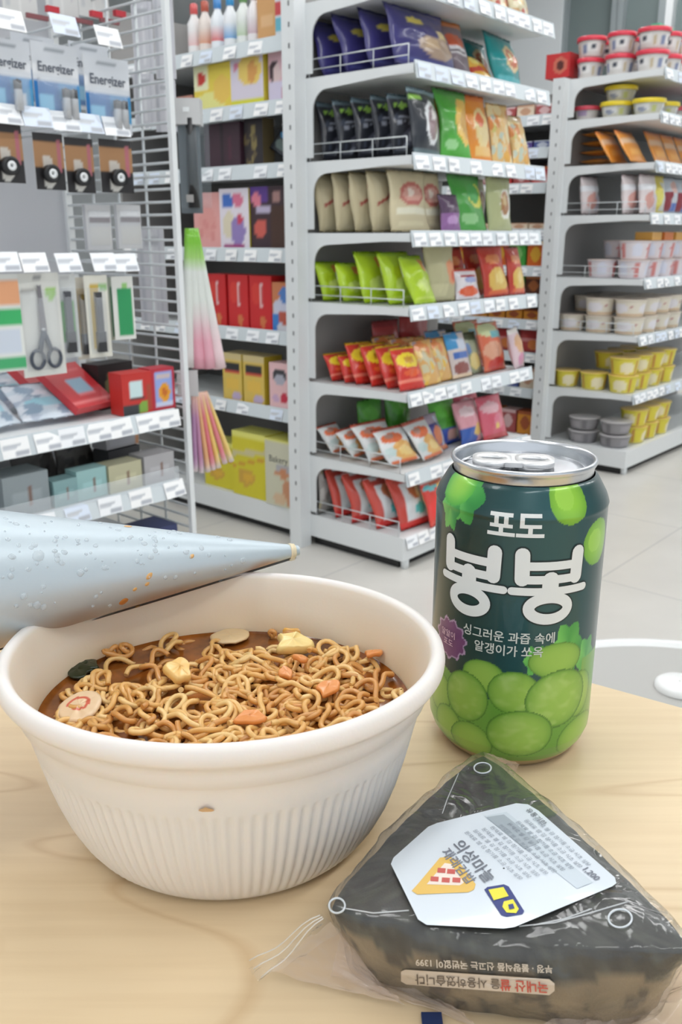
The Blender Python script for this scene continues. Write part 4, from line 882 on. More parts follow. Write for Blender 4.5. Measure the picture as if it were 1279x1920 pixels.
L(tc.outputs['Object'], mp.inputs[0]); L(mp.outputs[0], n1.inputs[0]); L(n1.outputs[0], m1.inputs[0]); L(m1.outputs[0], m2.inputs[0]); L(m2.outputs[0], r1.inputs[0])
L(tc.outputs['Object'], mp2.inputs[0]); L(mp2.outputs[0], n2.inputs[0]); L(n2.outputs[0], r2.inputs[0])
L(r1.outputs[0], mx.inputs[6]); L(r2.outputs[0], mx.inputs[7]); L(mx.outputs[2], bs.inputs['Base Color'])
pa = Vector((.1215, .3808, 0)); d = Vector((sin(radians(124)), cos(radians(124)), 0)); nn = Vector((-d.y, d.x, 0)); nn = -nn if nn.y > 0 else nn
def top_poly(off):
    return [pa-d*(.95+off)+nn*(-off), pa+d*(.75+off)+nn*(-off), pa+d*(.75+off)+nn*(.62+off), pa-d*(.95+off)+nn*(.62+off)]
m = MB(); off = Vector((0, .05, 0))
lay = [(0.0, TT-.028), (.0, TT-.0012), (-.0012, TT)]
rows = [[m.vert((p-off)+Vector((0, 0, z))) for p in top_poly(o_)] for o_, z in lay]
for a, b in zip(rows, rows[1:]):
    for k in range(4): m.face((a[k], a[(k+1) % 4], b[(k+1) % 4], b[k]))
m.face(rows[-1]); m.face(rows[0][::-1])
tt = m.build('tabletop', wm, TB)
bm = bmesh.new(); bm.from_mesh(tt.data); bmesh.ops.recalc_face_normals(bm, faces=bm.faces); bm.to_mesh(tt.data); bm.free()
for s_ in (-.85, .65):
    for t_ in (.06, .56):
        c = pa+d*s_+nn*t_-off
        l = MB(); l.lathe([(.018, 0), (.018, TT-.028)], 20, cx=c.x, cy=c.y, cap0=True, cap1=True); l.build('leg', M_STEEL, TB)

st = empty('stool', (.36, .765, 0)); tag(st, 'white-rimmed round stool with a grey seat, behind the table by the can', 'stool')
l = MB(); R0 = .235
l.lathe([(R0-.02, .415), (R0, .418), (R0+.006, .432), (R0+.006, .446), (R0+.002, .452), (R0-.006, .452), (R0-.010, .446)], 96); l.build('rim', add_bump(mat('white_plastic', (238, 239, 238), rough=.3), 10, 0), st)
l = MB(); l.lathe([(.001, .436), (.1, .437), (.19, .440), (R0-.008, .447)], 96); l.lathe([(R0-.008, .42), (.001, .42)], 96); l.build('seat', mat('grey_seat', (176, 175, 171), rough=.5), st)
l = MB(); l.lathe([(.027, .436), (.027, .441), (.022, .4445), (.001, .445)], 32); l.v = [(x+.024, y+.136, z+.002) for x, y, z in l.v]; l.build('seat_cap', MATS['white_plastic'], st)
for k in range(4):
    a = k*pi/2+.6; l = MB(); l.tube([(.13*cos(a), .13*sin(a), .42), (.19*cos(a), .19*sin(a), .0)], .013, 12); l.build('leg', M_STEEL, st)

# ------------------------------------------------------------------ foam bowl
BX, BY, SX = -.0400, .2765, 1.125
foam = mat('white_foam', rough=.45, sss=.15)
add_bump(foam, 900, .12, .0003)
bowl = empty('noodle_bowl', (BX, BY, TT)); tag(bowl, 'white ribbed foam bowl full of instant noodles on the table', 'bowl')
prof = [(.001, .0022), (.034, .0022), (.0365, .0), (.0395, .0), (.0425, .0012), (.0455, .0045), (.0485, .0095), (.0515, .0165), (.0540, .0245), (.0560, .0325), (.0573, .0385), (.0580, .0420), (.0583, .0435), (.0585, .0445),
        (.0597, .0500), (.0606, .0545), (.0610, .0553), (.0619, .0560), (.0624, .0600), (.0630, .0635), (.0645, .0640), (.0660, .0648), (.0669, .0665), (.0671, .0685), (.0667, .0705), (.0657, .0718), (.0645, .0721), (.0633, .0716), (.0624, .0700), (.0617, .066), (.0600, .059), (.0580, .051), (.0561, .043), (.0532, .031), (.0480, .018), (.042, .010), (.034, .007), (.001, .007)]
NR = 108
def rib(r, z, t, k):
    if 4 <= k <= 12:
        a = min(1, (z-.001)/.010, (.0437-z)/.002)
        return r-.00085*max(0, a)*(0.5+.5*cos(NR*t))**1.5
    return r
prof2 = []
for a, b in zip(prof, prof[1:]):
    prof2.append(a)
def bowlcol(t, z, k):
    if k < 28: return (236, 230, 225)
    return mixc3((232, 222, 206), (214, 188, 148), max(0, (k-29)/4+.5*noise.noise(Vector((cos(t)*2, sin(t)*2, z*60)))))        # tan inner wall: soup stain plus the soup's reflected colour painted in
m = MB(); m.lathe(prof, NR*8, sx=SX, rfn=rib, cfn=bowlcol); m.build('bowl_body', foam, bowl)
# drip mark of soup on the outside
sp = MB()
a0 = -pi/2+.02
sp.grid(lambda u, v: ((.0594+.0008)*SX*cos(a0+.07*(u-.5)*sin(pi*min(1, v+.15))), (.0601+.0009-.0022*(1-v))*sin(a0+.045*(u-.5)), .0462+.0032*v), 6, 4, lambda u, v: (222, 178, 120))
sp.build('soup_drip', P_GLOSS, bowl)

BL = TT+.0485                                   # soup level
soup = mat('soup_broth', (150, 84, 34), rough=.12, coat=.15)
nt = soup.node_tree; bs = nt.nodes['Principled BSDF']
tc = nt.nodes.new('ShaderNodeTexCoord'); n1 = nt.nodes.new('ShaderNodeTexNoise'); n1.inputs['Scale'].default_value = 70; n1.inputs['Detail'].default_value = 4
r1 = nt.nodes.new('ShaderNodeValToRGB'); r1.color_ramp.elements[0].color = lin((92, 52, 20)); r1.color_ramp.elements[1].color = lin((164, 96, 38)); r1.color_ramp.elements[0].position = .35; r1.color_ramp.elements[1].position = .7
nt.links.new(tc.outputs['Object'], n1.inputs[0]); nt.links.new(n1.outputs[0], r1.inputs[0]); nt.links.new(r1.outputs[0], bs.inputs['Base Color'])
m = MB()
rb = .0573
m.lathe([(.001, 0), (.02, .0), (.04, .0), (.054, .0), (.0562, .0003), (rb, .0012)], 96, sx=SX)
o = m.build('broth', soup); o.location = (BX, BY, BL-.0008); tag(o, 'brown glossy soup broth filling the white foam bowl', 'soup', kind='stuff')

R = random.Random(11)
noodle_m = mat('noodle_strand', rough=.3, sss=.1, coat=.25)
m = MB()
def clampr(p, rm):
    q = Vector((p.x/SX, p.y, 0)); l_ = q.length
    if l_ > rm: q *= rm/l_
    return Vector((q.x*SX, q.y, p.z))
for k in range(250):
    a = R.uniform(0, 2*pi); rr = .053*sqrt(R.random())
    c = Vector((rr*SX*cos(a), rr*sin(a), 0))
    if c.x < -.022 and c.y > .006 and R.random() < .86: continue          # open broth at the back left
    if c.y > .036 and R.random() < .88: continue
    lay = R.uniform(-.0028, .0028)
    ang = R.uniform(0, 2*pi); turn = R.choice((-1, 1))*R.uniform(60, 330); pts = []
    Ln = R.uniform(.03, .07); ns = int(Ln/.0012); wl = R.uniform(.012, .020); am = R.uniform(.0006, .0022); ph = R.uniform(0, 6)
    p = c.copy(); h0 = R.uniform(0, 6)
    for i in range(ns):
        s = i*.0012; ang += turn*.0012*(1+.6*sin(s*180+h0)); dirv = Vector((cos(ang), sin(ang), 0)); p = p+dirv*.0011
        q = p+Vector((-dirv.y, dirv.x, 0))*am*sin(2*pi*s/wl+ph)
        q.z = lay+.0018*sin(2*pi*s/(wl*1.35)+h0)+.0008*noise.noise(Vector((s*90, k, 0)))
        pts.append(clampr(q, .0546))
    col = R.choice([(228, 182, 112), (222, 170, 98), (214, 158, 86), (234, 194, 128), (206, 146, 78)])
    m.tube(pts, lambda t: .00100, 8, c=col)
o = m.build('instant_noodles', noodle_m); o.location = (BX, BY, BL); tag(o, 'curly yellow instant noodles floating in the brown soup', 'noodles', kind='stuff')

# toppings: things on the noodles
def topping(name, pts, h, z, cfn, loc, rot, label, cat, group=None, material=None):
    m = MB(); n = len(pts); 
    rings = [(0.0, -h/2), (.8, -h/2), (1, -h*.2), (1, h*.2), (.9, h*.45)]+[(.84-.07*q, h/2+h*.012*q) for q in range(12)]+[(.0, h/2+h*.15)]
    ids = []
    for s, zz in rings:
        ids.append([m.vert((x*max(s, .01), y*max(s, .01), zz+.25*h*noise.noise(Vector((x*300, y*300, 0)))), cfn(x*s, y*s)) for x, y in pts])
    for a, b in zip(ids, ids[1:]):
        for i in range(n): m.face((a[i], a[(i+1) % n], b[(i+1) % n], b[i]), True)
    o = m.build(name, material or noodle_m); o.location = loc; o.rotation_euler = rot
    return tag(o, label, cat, group)
def blobpts(rx, ry, n=26, amp=.15, seed=0):
    R_ = random.Random(seed); p = [R_.uniform(0, 6) for _ in range(4)]
    return [(rx*cos(2*pi*i/n)*(1+amp*sin(3*2*pi*i/n+p[0])), ry*sin(2*pi*i/n)*(1+amp*sin(2*2*pi*i/n+p[1]))) for i in range(n)]
def onsoup(u, v, dz=.002):
    q = at_z(u, v, BL+dz); return q
naruto = lambda x, y: (206, 96, 72) if abs(sqrt(x*x+y*y)-.0030-.0004*atan2(y, x)) < .0006 else (228, 196, 158)
topping('fish_cake', blobpts(.0075, .0075, 60, .04), .0018, 0, naruto, onsoup(150, 1325, .0035), (.2, -.15, 0), 'round pink-swirled fish cake slice at the left rim of the noodles', 'fish cake')
topping('fish_cake', blobpts(.008, .0062, 26, .04, 2), .0016, 0, lambda x, y: (226, 196, 150), onsoup(432, 1193, .001), (.02, 0, .3), 'pale round fish cake slice floating at the back of the soup', 'fish cake')
topping('egg_flake', blobpts(.0085, .0062, 26, .2, 3), .004, 0, lambda x, y: (236, 178, 84), onsoup(560, 1176, .001), (.1, 0, .2), 'yellow egg flake touching the back wall of the bowl', 'egg')
topping('egg_flake', blobpts(.0068, .0055, 26, .3, 4), .005, 0, lambda x, y: (244, 216, 144), onsoup(548, 1208, .004), (.3, .2, 0), 'pale yellow crumpled egg flake on the far noodles', 'egg')
topping('egg_flake', blobpts(.005, .005, 26, .2, 5), .004, 0, lambda x, y: (240, 196, 120), onsoup(335, 1258, .005), (.2, .3, 0), 'small round cream egg flake amid noodles left of centre', 'egg')
for i, (u, v, s, w_) in enumerate(((470, 1345, 1.2, 'near the front rim'), (615, 1290, 1.1, 'in the middle of the noodles'), (535, 1262, .8, 'just behind the centre'), (565, 1235, .7, 'beside the pale egg flake'), (700, 1225, .9, 'at the right back edge'))):
    topping('carrot_flake', blobpts(.0042*s, .003*s, 20, .25, 10+i), .002, 0, lambda x, y: (222, 142, 74), onsoup(u, v, .0045), (.2, -.2, i), 'orange vegetable flake '+w_+' of the bowl', 'vegetable flake')
for i, (u, v, w_) in enumerate(((145, 1258, 'large dark green seaweed piece in the broth at the left'), (165, 1245, 'small dark green seaweed piece behind the large one'))):
    topping('seaweed_flake', blobpts(.0055-.002*i, .004, 20, .3, 20+i), .0015, 0, lambda x, y: (38, 48, 22), onsoup(u, v, .001), (.1, .1, i), w_, 'seaweed')
# ------------------------------------------------------------------ rolled paper lid lying across the bowl
lidm = mat('foil_paper_lid', rough=.42, metal=.3)
add_bump(lidm, 160, .10, .0008)
tip = Vector((-.0180, .352, TT+.0775)); wide = Vector((-.176, .286, TT+.0860))
ax = (wide-tip); Lc = ax.length; ax.normalize(); sd = ax.cross(Vector((0, 0, 1))).normalized(); upv = sd.cross(ax).normalized()
def cone(u, v, ro=1.0):
    """u along from tip, v turns around"""
    r = .0030+(.0415-.0030)*u
    a = 2*pi*v*1.10-1.9
    wob = 1+.035*noise.noise(Vector((u*3, cos(a)*1.2, sin(a)*1.2)))
    rr = r*ro*wob-(.0006 if v > .92 else 0)-.0012*v
    rr = max(rr, .0012)
    return tip+ax*(u*Lc*1.05)+sd*(rr*cos(a))+upv*(rr*sin(a)*.92)
lid = empty('paper_lid', (-.1, .30, TT+.06)); tag(lid, 'silver-white paper lid rolled into a wet cone across the bowl', 'lid')
stains = [(232, 1128, 13), (292, 1130, 12), (258, 1137, 7), (240, 987, 9), (280, 1080, 8), (276, 1095, 6), (253, 1105, 6), (360, 1043, 6)]
inv = -Vector((-.1, .30, TT+.06))
m = MB()
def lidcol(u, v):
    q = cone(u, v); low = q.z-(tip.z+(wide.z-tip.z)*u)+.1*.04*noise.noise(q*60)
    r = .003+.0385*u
    return mixc3((192, 204, 211), (176, 146, 124), (-low/r-.30)*1.9)              # brown underside: soup film, with the reflection of bowl and soup painted in
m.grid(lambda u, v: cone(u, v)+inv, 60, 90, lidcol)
m.grid(lambda u, v: cone(u, v, .985)+inv, 60, 90, lambda u, v: (225, 222, 216), flip=True)
lo = m.build('rolled_sheet', lidm, lid)
Rr = random.Random(4)
from mathutils.bvhtree import BVHTree
bv = BVHTree.FromPolygons([Vector(v)-inv for v in m.v], m.f)
def on_lid(u, v):
    h = bv.ray_cast(CAM, ray(u, v).normalized()); return h[0], h[1]
def blob_on(mesh, p, nrm, r, h, c, seed=0, sq=1):
    nrm = nrm.normalized()
    if nrm.dot(CAM-p) < 0: nrm = -nrm
    a = nrm.orthogonal().normalized(); b = nrm.cross(a); R_ = random.Random(seed)
    ph = R_.uniform(0, 6)
    rings = [(1.0, 0), (.93, .35), (.7, .75), (.35, .96), (.02, 1.0)]
    ids = []
    for s, zz in rings:
        ids.append([mesh.vert(p+(a*cos(2*pi*k/10)*r*s*(1+.15*sin(2*2*pi*k/10+ph))+b*sin(2*pi*k/10)*r*s*sq)+nrm*(zz*h)+inv, c) for k in range(10)])
    for x, y in zip(ids, ids[1:]):
        for k in range(10): mesh.face((x[k], x[(k+1) % 10], y[(k+1) % 10], y[k]), True)
dm = MB()
for k in range(150):
    u, v = Rr.uniform(0, 500), Rr.uniform(950, 1140)
    if k < 60: u, v = Rr.uniform(0, 330), Rr.uniform(955, 1010)+Rr.uniform(0, 60)
    p, nr = on_lid(u, v)
    if p is None: continue
    blob_on(dm, p, nr, Rr.choice([.0004, .0006, .0009, .0012]), .0005, (255, 255, 255), k)
for (u, v, r) in ((72, 1042, .0022), (70, 1135, .0016), (150, 1075, .0013), (20, 1080, .0012), (45, 1118, .0013)):
    p, nr = on_lid(u, v)
    if p is not None: blob_on(dm, p, nr, r, .0009, (255, 255, 255), u)
drop = mat('water_drop', (225, 235, 240), rough=.03, alpha=.35, spec=1.0)
o = dm.build('water_drops', drop, lid); tag(o, kind='stuff')
for i, (u, v, r) in enumerate(stains):
    p, nr = on_lid(u, v)
    if p is None: continue
    q = MB(); blob_on(q, p, nr, r/FPX*.3, .0003, (196, 128, 62) if i in (0, 1) else (216, 168, 104), i, .7); q.build('soup_stain', P_GLOSS, lid)
q = MB()
rim_c = (228, 214, 182)
for k in range(3):
    q.tube([cone(.012+k*.004, t/40)+inv for t in range(41)], .0006, 5, c=rim_c)
q.build('folded_tip_edge', P_MATTE, lid)

# ------------------------------------------------------------------ drink can
KX, KY, KR = .0715, .3375, .0334
can = empty('drink_can', (KX, KY, TT)); tag(can, 'dark green grape drink can standing on the table', 'can')
view = atan2(-KY, -KX)                                # direction from the can towards the camera
cprof = [(.0235, .0016), (.0255, .0), (.0268, .0008), (.0292, .0035), (.0318, .0075), (.0332, .0115), (KR, .0150)]
z = .0150
while z < .1050: z += .00055; cprof.append((KR, z))
cprof += [(.03365, .1065), (.0332, .1080), (.0325, .1098), (.0316, .1114), (.0306, .1132), (.0297, .1148), (.0290, .1160), (.0282, .1168), (.0276, .1172)]
fine = [cprof[0]]
for a_, b_ in zip(cprof, cprof[1:]):
    n_ = max(1, int(sqrt((a_[0]-b_[0])**2+(a_[1]-b_[1])**2)/.0005))
    for k_ in range(1, n_+1): fine.append((a_[0]+(b_[0]-a_[0])*k_/n_, a_[1]+(b_[1]-a_[1])*k_/n_))
cprof = fine
def can_r(z):
    for (r0, z0), (r1, z1) in zip(cprof[1:], cprof[2:]):
        if z0 <= z <= z1: return r0+(r1-r0)*(z-z0)/max(1e-9, z1-z0)
    return KR
def px_can(u, v):
    """angle (radians, + to the right seen from the camera) and height on the can under an image point"""
    dd = ray(u, v); ox, oy = CAM.x-KX, CAM.y-KY
    A = dd.x**2+dd.y**2; B = 2*(ox*dd.x+oy*dd.y); C = ox*ox+oy*oy-KR*KR; D = B*B-4*A*C
    if D < 0: D = 0
    t = (-B-sqrt(D))/(2*A); x, y, z = ox+dd.x*t, oy+dd.y*t, CAM.z+dd.z*t-TT
    a = atan2(y, x)-view
    return a, z
grapes = []
for (u, v, ru, rv, c) in ((1075, 940, 34, 44, 0), (1120, 1015, 17, 40, 0), (848, 905, 30, 42, 3), (905, 1268, 42, 30, 1), (1045, 1238, 46, 32, 1),
        (822, 1290, 22, 40, 1), (1085, 1300, 20, 40, 1), (872, 1305, 42, 46, 2), (963, 1300, 50, 40, 2), (1048, 1310, 50, 52, 2), (1085, 1375, 22, 34, 1), (838, 1355, 26, 34, 1), (880, 1390, 42, 36, 1), (975, 1378, 63, 44, 2)):
    a, z = px_can(u, v); a2, z2 = px_can(min(u+ru*.5, 1128), v); a3, z3 = px_can(u, v+rv)
    grapes.append((a*KR, z, max(abs(a2-a)*KR*2, .003), abs(z3-z), c))
G0, G1, G2, GD = (96, 140, 52), (150, 196, 84), (196, 222, 140), (58, 104, 44)
leafs = [(px_can(1065, 1215), .0085, .012), (px_can(1005, 1240), .005, .007), (px_can(1098, 1232), .007, .010), (px_can(865, 930), .010, .012), (px_can(845, 950), .006, .010)]
def mixc(a, b, t): t = max(0, min(1, t)); return tuple(int(round(x+(y-x)*t)) for x, y in zip(a, b))
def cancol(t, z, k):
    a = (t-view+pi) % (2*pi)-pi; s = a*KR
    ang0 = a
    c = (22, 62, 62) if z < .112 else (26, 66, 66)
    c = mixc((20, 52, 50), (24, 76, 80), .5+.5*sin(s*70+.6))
    for ((la, lz), w, h) in leafs:
        dx, dz = (s-la*KR)/w, (z-lz)/h; rr = sqrt(dx*dx+dz*dz); th_ = atan2(dz, dx)
        if rr < .72+.28*abs(((th_*6/(2*pi)) % 1)*2-1): c = mixc((48, 140, 62), (112, 196, 92), .5-dx*.5+.2*sin(th_*3))
    bot = .052
    if z < .036+.004*sin(s*140): c = (104, 160, 62)
    if z < .047 and abs(a) > .95:
        c = (112, 168, 66)
    for (gs, gz, gw, gh, ty) in grapes:
        dx, dz = (s-gs)/gw, (z-gz)/gh; rr = dx*dx+dz*dz
        if rr < 1:
            if ty == 0: c = mixc((150, 206, 60), (112, 170, 46), rr) if (dx+.2)**2+(dz-.1)**2 > .25 else (158, 210, 74)
            elif ty == 3: c = mixc((158, 216, 84), (84, 176, 66), rr)
            else:
                c = mixc((150, 194, 84), (104, 158, 58), rr**2)
                if rr > .86: c = mixc(c, (72, 122, 46), (rr-.86)/.14)
                h = noise.noise(Vector((s*260, z*420, gs*900)))
                if ty == 2 and rr < .8: c = mixc(c, (196, 222, 150), .45*max(0, h)+.25*max(0, 1-((dx+.25)**2+(dz-.45)**2)*5))
    pa_, pz_ = px_can(843, 1196)
    dx, dz = (s-pa_*KR)/.010, (z-pz_)/.0095; rr = sqrt(dx*dx+dz*dz); th_ = atan2(dz, dx)
    if rr < .88+.08*sin(th_*11):
        c = (112, 60, 116) if rr < .8+.06*sin(th_*11) else (176, 150, 190)
    if z < .0045: c = (170, 150, 110)
    return c
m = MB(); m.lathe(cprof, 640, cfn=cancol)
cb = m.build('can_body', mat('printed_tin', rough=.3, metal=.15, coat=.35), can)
alu = mat('brushed_aluminium', (206, 208, 212), rough=.27, metal=1.0); add_bump(alu, 400, .05)
m = MB(); m.lathe([(.0270, .1171), (.0272, .1195), (.0278, .1206), (.0283, .1216), (.0281, .1226), (.0274, .1229), (.0266, .1225), (.0262, .1210), (.0258, .1180), (.0248, .1168), (.0238, .1172), (.0232, .1186), (.020, .1188), (.001, .1188)], 120)
m.build('lid_rim', alu, can)
# scored panel and pull tab
m = MB(); ra = view+.25
Mt = Matrix.Rotation(ra, 4, 'Z')
def rounded(cx, cy, rx, ry, n=36, pw=.75):
    return [(cx+rx*(abs(cos(2*pi*i/n))**pw)*(1 if cos(2*pi*i/n) > 0 else -1), cy+ry*(abs(sin(2*pi*i/n))**pw)*(1 if sin(2*pi*i/n) > 0 else -1)) for i in range(n)]
def ring(mb, outer, inner, z0, z1, M):
    n = len(outer); A = [mb.vert(M @ Vector((x, y, z0))) for x, y in outer]; B = [mb.vert(M @ Vector((x, y, z1))) for x, y in outer]
    C = [mb.vert(M @ Vector((x, y, z1))) for x, y in inner]; D = [mb.vert(M @ Vector((x, y, z0))) for x, y in inner]
    for i in range(n):
        j = (i+1) % n; mb.face((A[i], A[j], B[j], B[i]), True); mb.face((B[i], B[j], C[j], C[i]), True); mb.face((C[i], C[j], D[j], D[i]), True); mb.face((D[i], D[j], A[j], A[i]), True)
Mtab = Matrix.Translation((0, 0, .1188)) @ Matrix.Rotation(view+pi/2+.05, 4, 'Z') @ Matrix.Translation((-.004, -.002, 0))
ring(m, rounded(.0082, 0, .0076, .0086), rounded(.0080, 0, .0048, .0032), .0010, .0030, Mtab)
ring(m, rounded(-.0082, 0, .0076, .0086), rounded(-.0080, 0, .0046, .0030), .0010, .0030, Mtab)
m.box(-.0034, .0034, -.0079, .0079, .0011, .00285, M=Mtab)
m.build('pull_tab', mat('bright_tab', (232, 232, 232), rough=.35, metal=.6), can)
m = MB(); ring(m, rounded(-.0115, .0, .0085, .0092), rounded(-.0115, 0, .0080, .0087), -.0002, .0004, Mtab); m.build('opening_score', alu, can)

# lettering wrapped on the can: strokes in (s, z) metres
def wrap(s, z, off): a = view+s/KR; r = can_r(z)+off; return (r*cos(a), r*sin(a), z)
def stroke(mb, pts, w, off, closed=False, c=(232, 234, 234)):
    """thick rounded stroke along a polyline in the unrolled label plane"""
    P = [Vector((p[0], p[1])) for p in pts]; Q = []
    for a, b in zip(P, P[1:]+([P[0]] if closed else [])):
        n = max(1, int((b-a).length/.0012))
        for i in range(n): Q.append(a+(b-a)*(i/n))
    if not closed: Q.append(P[-1])
    n = len(Q); L_ = []; R_ = []
    for i, q in enumerate(Q):
        t = (Q[(i+1) % n]-Q[i-1]) if closed else (Q[min(i+1, n-1)]-Q[max(i-1, 0)]); t.normalize(); nn_ = Vector((-t.y, t.x))
        ww = w/2
        L_.append([mb.vert(wrap(*(q+nn_*(ww*(k/3-1))), off), c) for k in range(7)])
    rng = range(n) if closed else range(n-1)
    for i in rng:
        j = (i+1) % n
        for k in range(6): mb.face((L_[i][k], L_[j][k], L_[j][k+1], L_[i][k+1]))
    if not closed:
        for q in (Q[0], Q[-1]):
            k0 = mb.vert(wrap(q.x, q.y, off), c); ks = [mb.vert(wrap(q.x+w/2*cos(2*pi*k/14), q.y+w/2*sin(2*pi*k/14), off), c) for k in range(14)]
            for k in range(14): mb.face((k0, ks[k], ks[(k+1) % 14]))
def bong(mb, s0, z0, W, H, w, off, c, flip=1):
    """the syllable 봉 in fat rounded strokes inside a W x H box whose lower left is (s0, z0)"""
    X = lambda x: s0+x*W
    Y = lambda y: z0+y*H
    d_ = w-.0050                                             # extra width of the dark outline
    stroke(mb, [(X(.11), Y(.96)), (X(.12), Y(.61))], .0054+d_, off, c=c)
    stroke(mb, [(X(.86), Y(.96)), (X(.85), Y(.61))], .0054+d_, off, c=c)
    stroke(mb, [(X(.12), Y(.80)), (X(.85), Y(.80))], .0033+d_, off, c=c)
    stroke(mb, [(X(.12), Y(.605)), (X(.85), Y(.605))], .0033+d_, off, c=c)
    stroke(mb, [(X(.49), Y(.60)), (X(.49), Y(.42))], .0064+d_, off, c=c)
    stroke(mb, [(X(.0), Y(.435)), (X(1.0), Y(.435))], .0031+d_, off, c=c)
    stroke(mb, [(X(.49)+W*.265*cos(t*pi/20), Y(.185)+H*.158*sin(t*pi/20)) for t in range(40)], .0043+d_, off, closed=True, c=c)
lt = MB(); 
def span(u0, v0, u1, v1):
    a, z = px_can(u0, v0); b, z2 = px_can(u1, v1); return a*KR, b*KR, z, z2
a0_, _, zt, _ = (*px_can(836, 1015), 0, 0)[:2]+(0, 0) if False else (0, 0, 0, 0)
aL, zT = px_can(838, 1012); aM, _ = px_can(944, 1100); aR0, _ = px_can(960, 1100); aR, _ = px_can(1092, 1100); _, zB = px_can(965, 1164)
zT = px_can(965, 1034)[1]
for off, ww, c in ((.00012, 1.24, (14, 38, 40)), (.00028, 1.0, (226, 229, 228))):
    b_ = MB()
    bong(b_, aL*KR, zB, (aM-aL)*KR, zT-zB, .0050*ww, off, c)
    bong(b_, aR0*KR, zB, (aR-aR0)*KR, zT-zB, .0050*ww, off, c)
    b_.build('lettering' if ww == 1 else 'lettering_outline', P_MATTE, can)
a, z = px_can(966, 1013); zt_ = px_can(966, 962)[1]
text_obj('포도', (zt_-z)*1.12, lambda x, y: wrap(a*KR+x, z+y*1.0+.0012, .0003), 'lettering', P_MATTE, can, (226, 229, 228), bold=.028, space=.98)
for body, u, v in (('싱그러운 과즙 속에', 952, 1203), ('알갱이가 쏘옥', 952, 1228)):
    a1, z1 = px_can(u, v)
    text_obj(body, .0046, lambda x, y: wrap(a1*KR+x*1.0, z1+y*1.05, .0003), 'lettering', P_MATTE, can, (206, 212, 208), bold=.015)
for k, body in enumerate(('알알이', '포도')):
    a1, z1 = px_can(841, 1196+k*16)
    text_obj(body, .0032, lambda x, y: wrap(a1*KR+x, z1+y+.001, .0003), 'lettering', P_MATTE, can, (226, 190, 214), bold=.01)

# ------------------------------------------------------------------ wrapped triangle rice ball
PL, PR, PA = at_z(606, 1708, TT+.025), at_z(1318, 1792, TT+.029), at_z(905, 1410, TT+.022)
cen = (PL+PR+PA)/3; RC = Vector((cen.x, cen.y, TT))
rice = empty('rice_ball', RC); tag(rice, 'triangular seaweed rice ball in clear wrap in front of the can', 'rice ball')
tri = [PL-RC, PR-RC, PA-RC]
nP = (tri[1]-tri[0]).cross(tri[2]-tri[0]).normalized()
if nP.z < 0: nP = -nP
def outline(s, rc, bulge):
    """point on the rounded triangle, s in 0..3"""
    i = int(s) % 3; t = s-int(s); a, b = tri[i], tri[(i+1) % 3]; o_ = tri[(i+2) % 3]
    p = a.lerp(b, t); out = ((a+b)/2-o_); out.z = 0; out.normalize()
    p = p+out*bulge*4*t*(1-t)
    e = min(t, 1-t)
    if e < rc:                                               # round the corner off
        cn = a if t < .5 else b; pull = (1-e/rc)**2*rc*.30
        p = p.lerp(Vector((0, 0, (a.z+b.z)/2)), pull)
    return p
NS = 180
ROUGH = 1.0
def rb_point(s, k, grow=0.0):
    """k: 0 centre of top .. 1 rim of top .. 2 table edge .. 3 centre of the base"""
    s = s % 3
    p = outline(s, .16, .002)
    i = int(s); t = s-i; fr = 4*t*(1-t)
    outd = Vector((p.x, p.y, 0)); outd.normalize()
    if k <= 1:
        q = Vector((0, 0, (tri[0].z+tri[1].z+tri[2].z)/3)).lerp(p, k); q += nP*(.0035*(1-k**2.2))
        q += nP*(.0008*ROUGH*noise.noise(q*120))
    elif k <= 2:
        h = k-1; bul = .0045 if i == 0 else .003
        q = p.copy(); q.z = p.z*(1-h)**1.0
        base = p.lerp(Vector((0, 0, p.z)), .13*(1-fr)+.015); q.x = p.x+(base.x-p.x)*h; q.y = p.y+(base.y-p.y)*h
        q += outd*bul*sin(pi*min(1, h*1.15))*fr
        q.z = p.z*(1-h)+.0004
        q += outd*.0012*noise.noise(q*150+Vector((3, 0, 0)))
    else:
        q = rb_point(s, 2)*1.0; z0 = q.z; q = q*(3-k); q.z = z0
    if grow: q = q+(outd*(1 if k >= 1 else k)+Vector((0, 0, 1 if k <= 1 else max(0, 2-k))))*grow
    return q
ks_ = [0, .2, .4, .6, .75, .88, .96, 1, 1.04, 1.1, 1.2, 1.3, 1.4, 1.5, 1.6, 1.7, 1.8, 1.9, 2.0, 2.5, 3.0]
def ricecol(s, k):
    q = rb_point(s, k); n1_ = noise.noise(q*300); n2_ = noise.noise(q*90)
    i = int(s % 3)
    edge = 1.30+.10*noise.noise(Vector((s*7, 2, 0)))+.05*noise.noise(Vector((s*23, 5, 0)))
    if i == 0 and k > edge:
        if n1_*.5+noise.noise(q*170+Vector((9, 9, 9))) > .36: return (56, 46, 36)
        return mixc((136, 119, 94), (104, 91, 72), .5+n2_)
    return mixc((26, 26, 23), (78, 80, 70), .4+.8*n1_+.3*n2_)
m = MB(); ids = []
for k in ks_:
    ids.append([m.vert(rb_point(3*i/NS, k), ricecol(3*i/NS, k)) for i in range(NS)])
for a_, b_ in zip(ids, ids[1:]):
    for i in range(NS): m.face((a_[i], a_[(i+1) % NS], b_[(i+1) % NS], b_[i]), True)
m.build('seaweed_wrapped_rice', add_bump(mat('dried_seaweed', rough=.5), 1200, .35, .0006), rice)
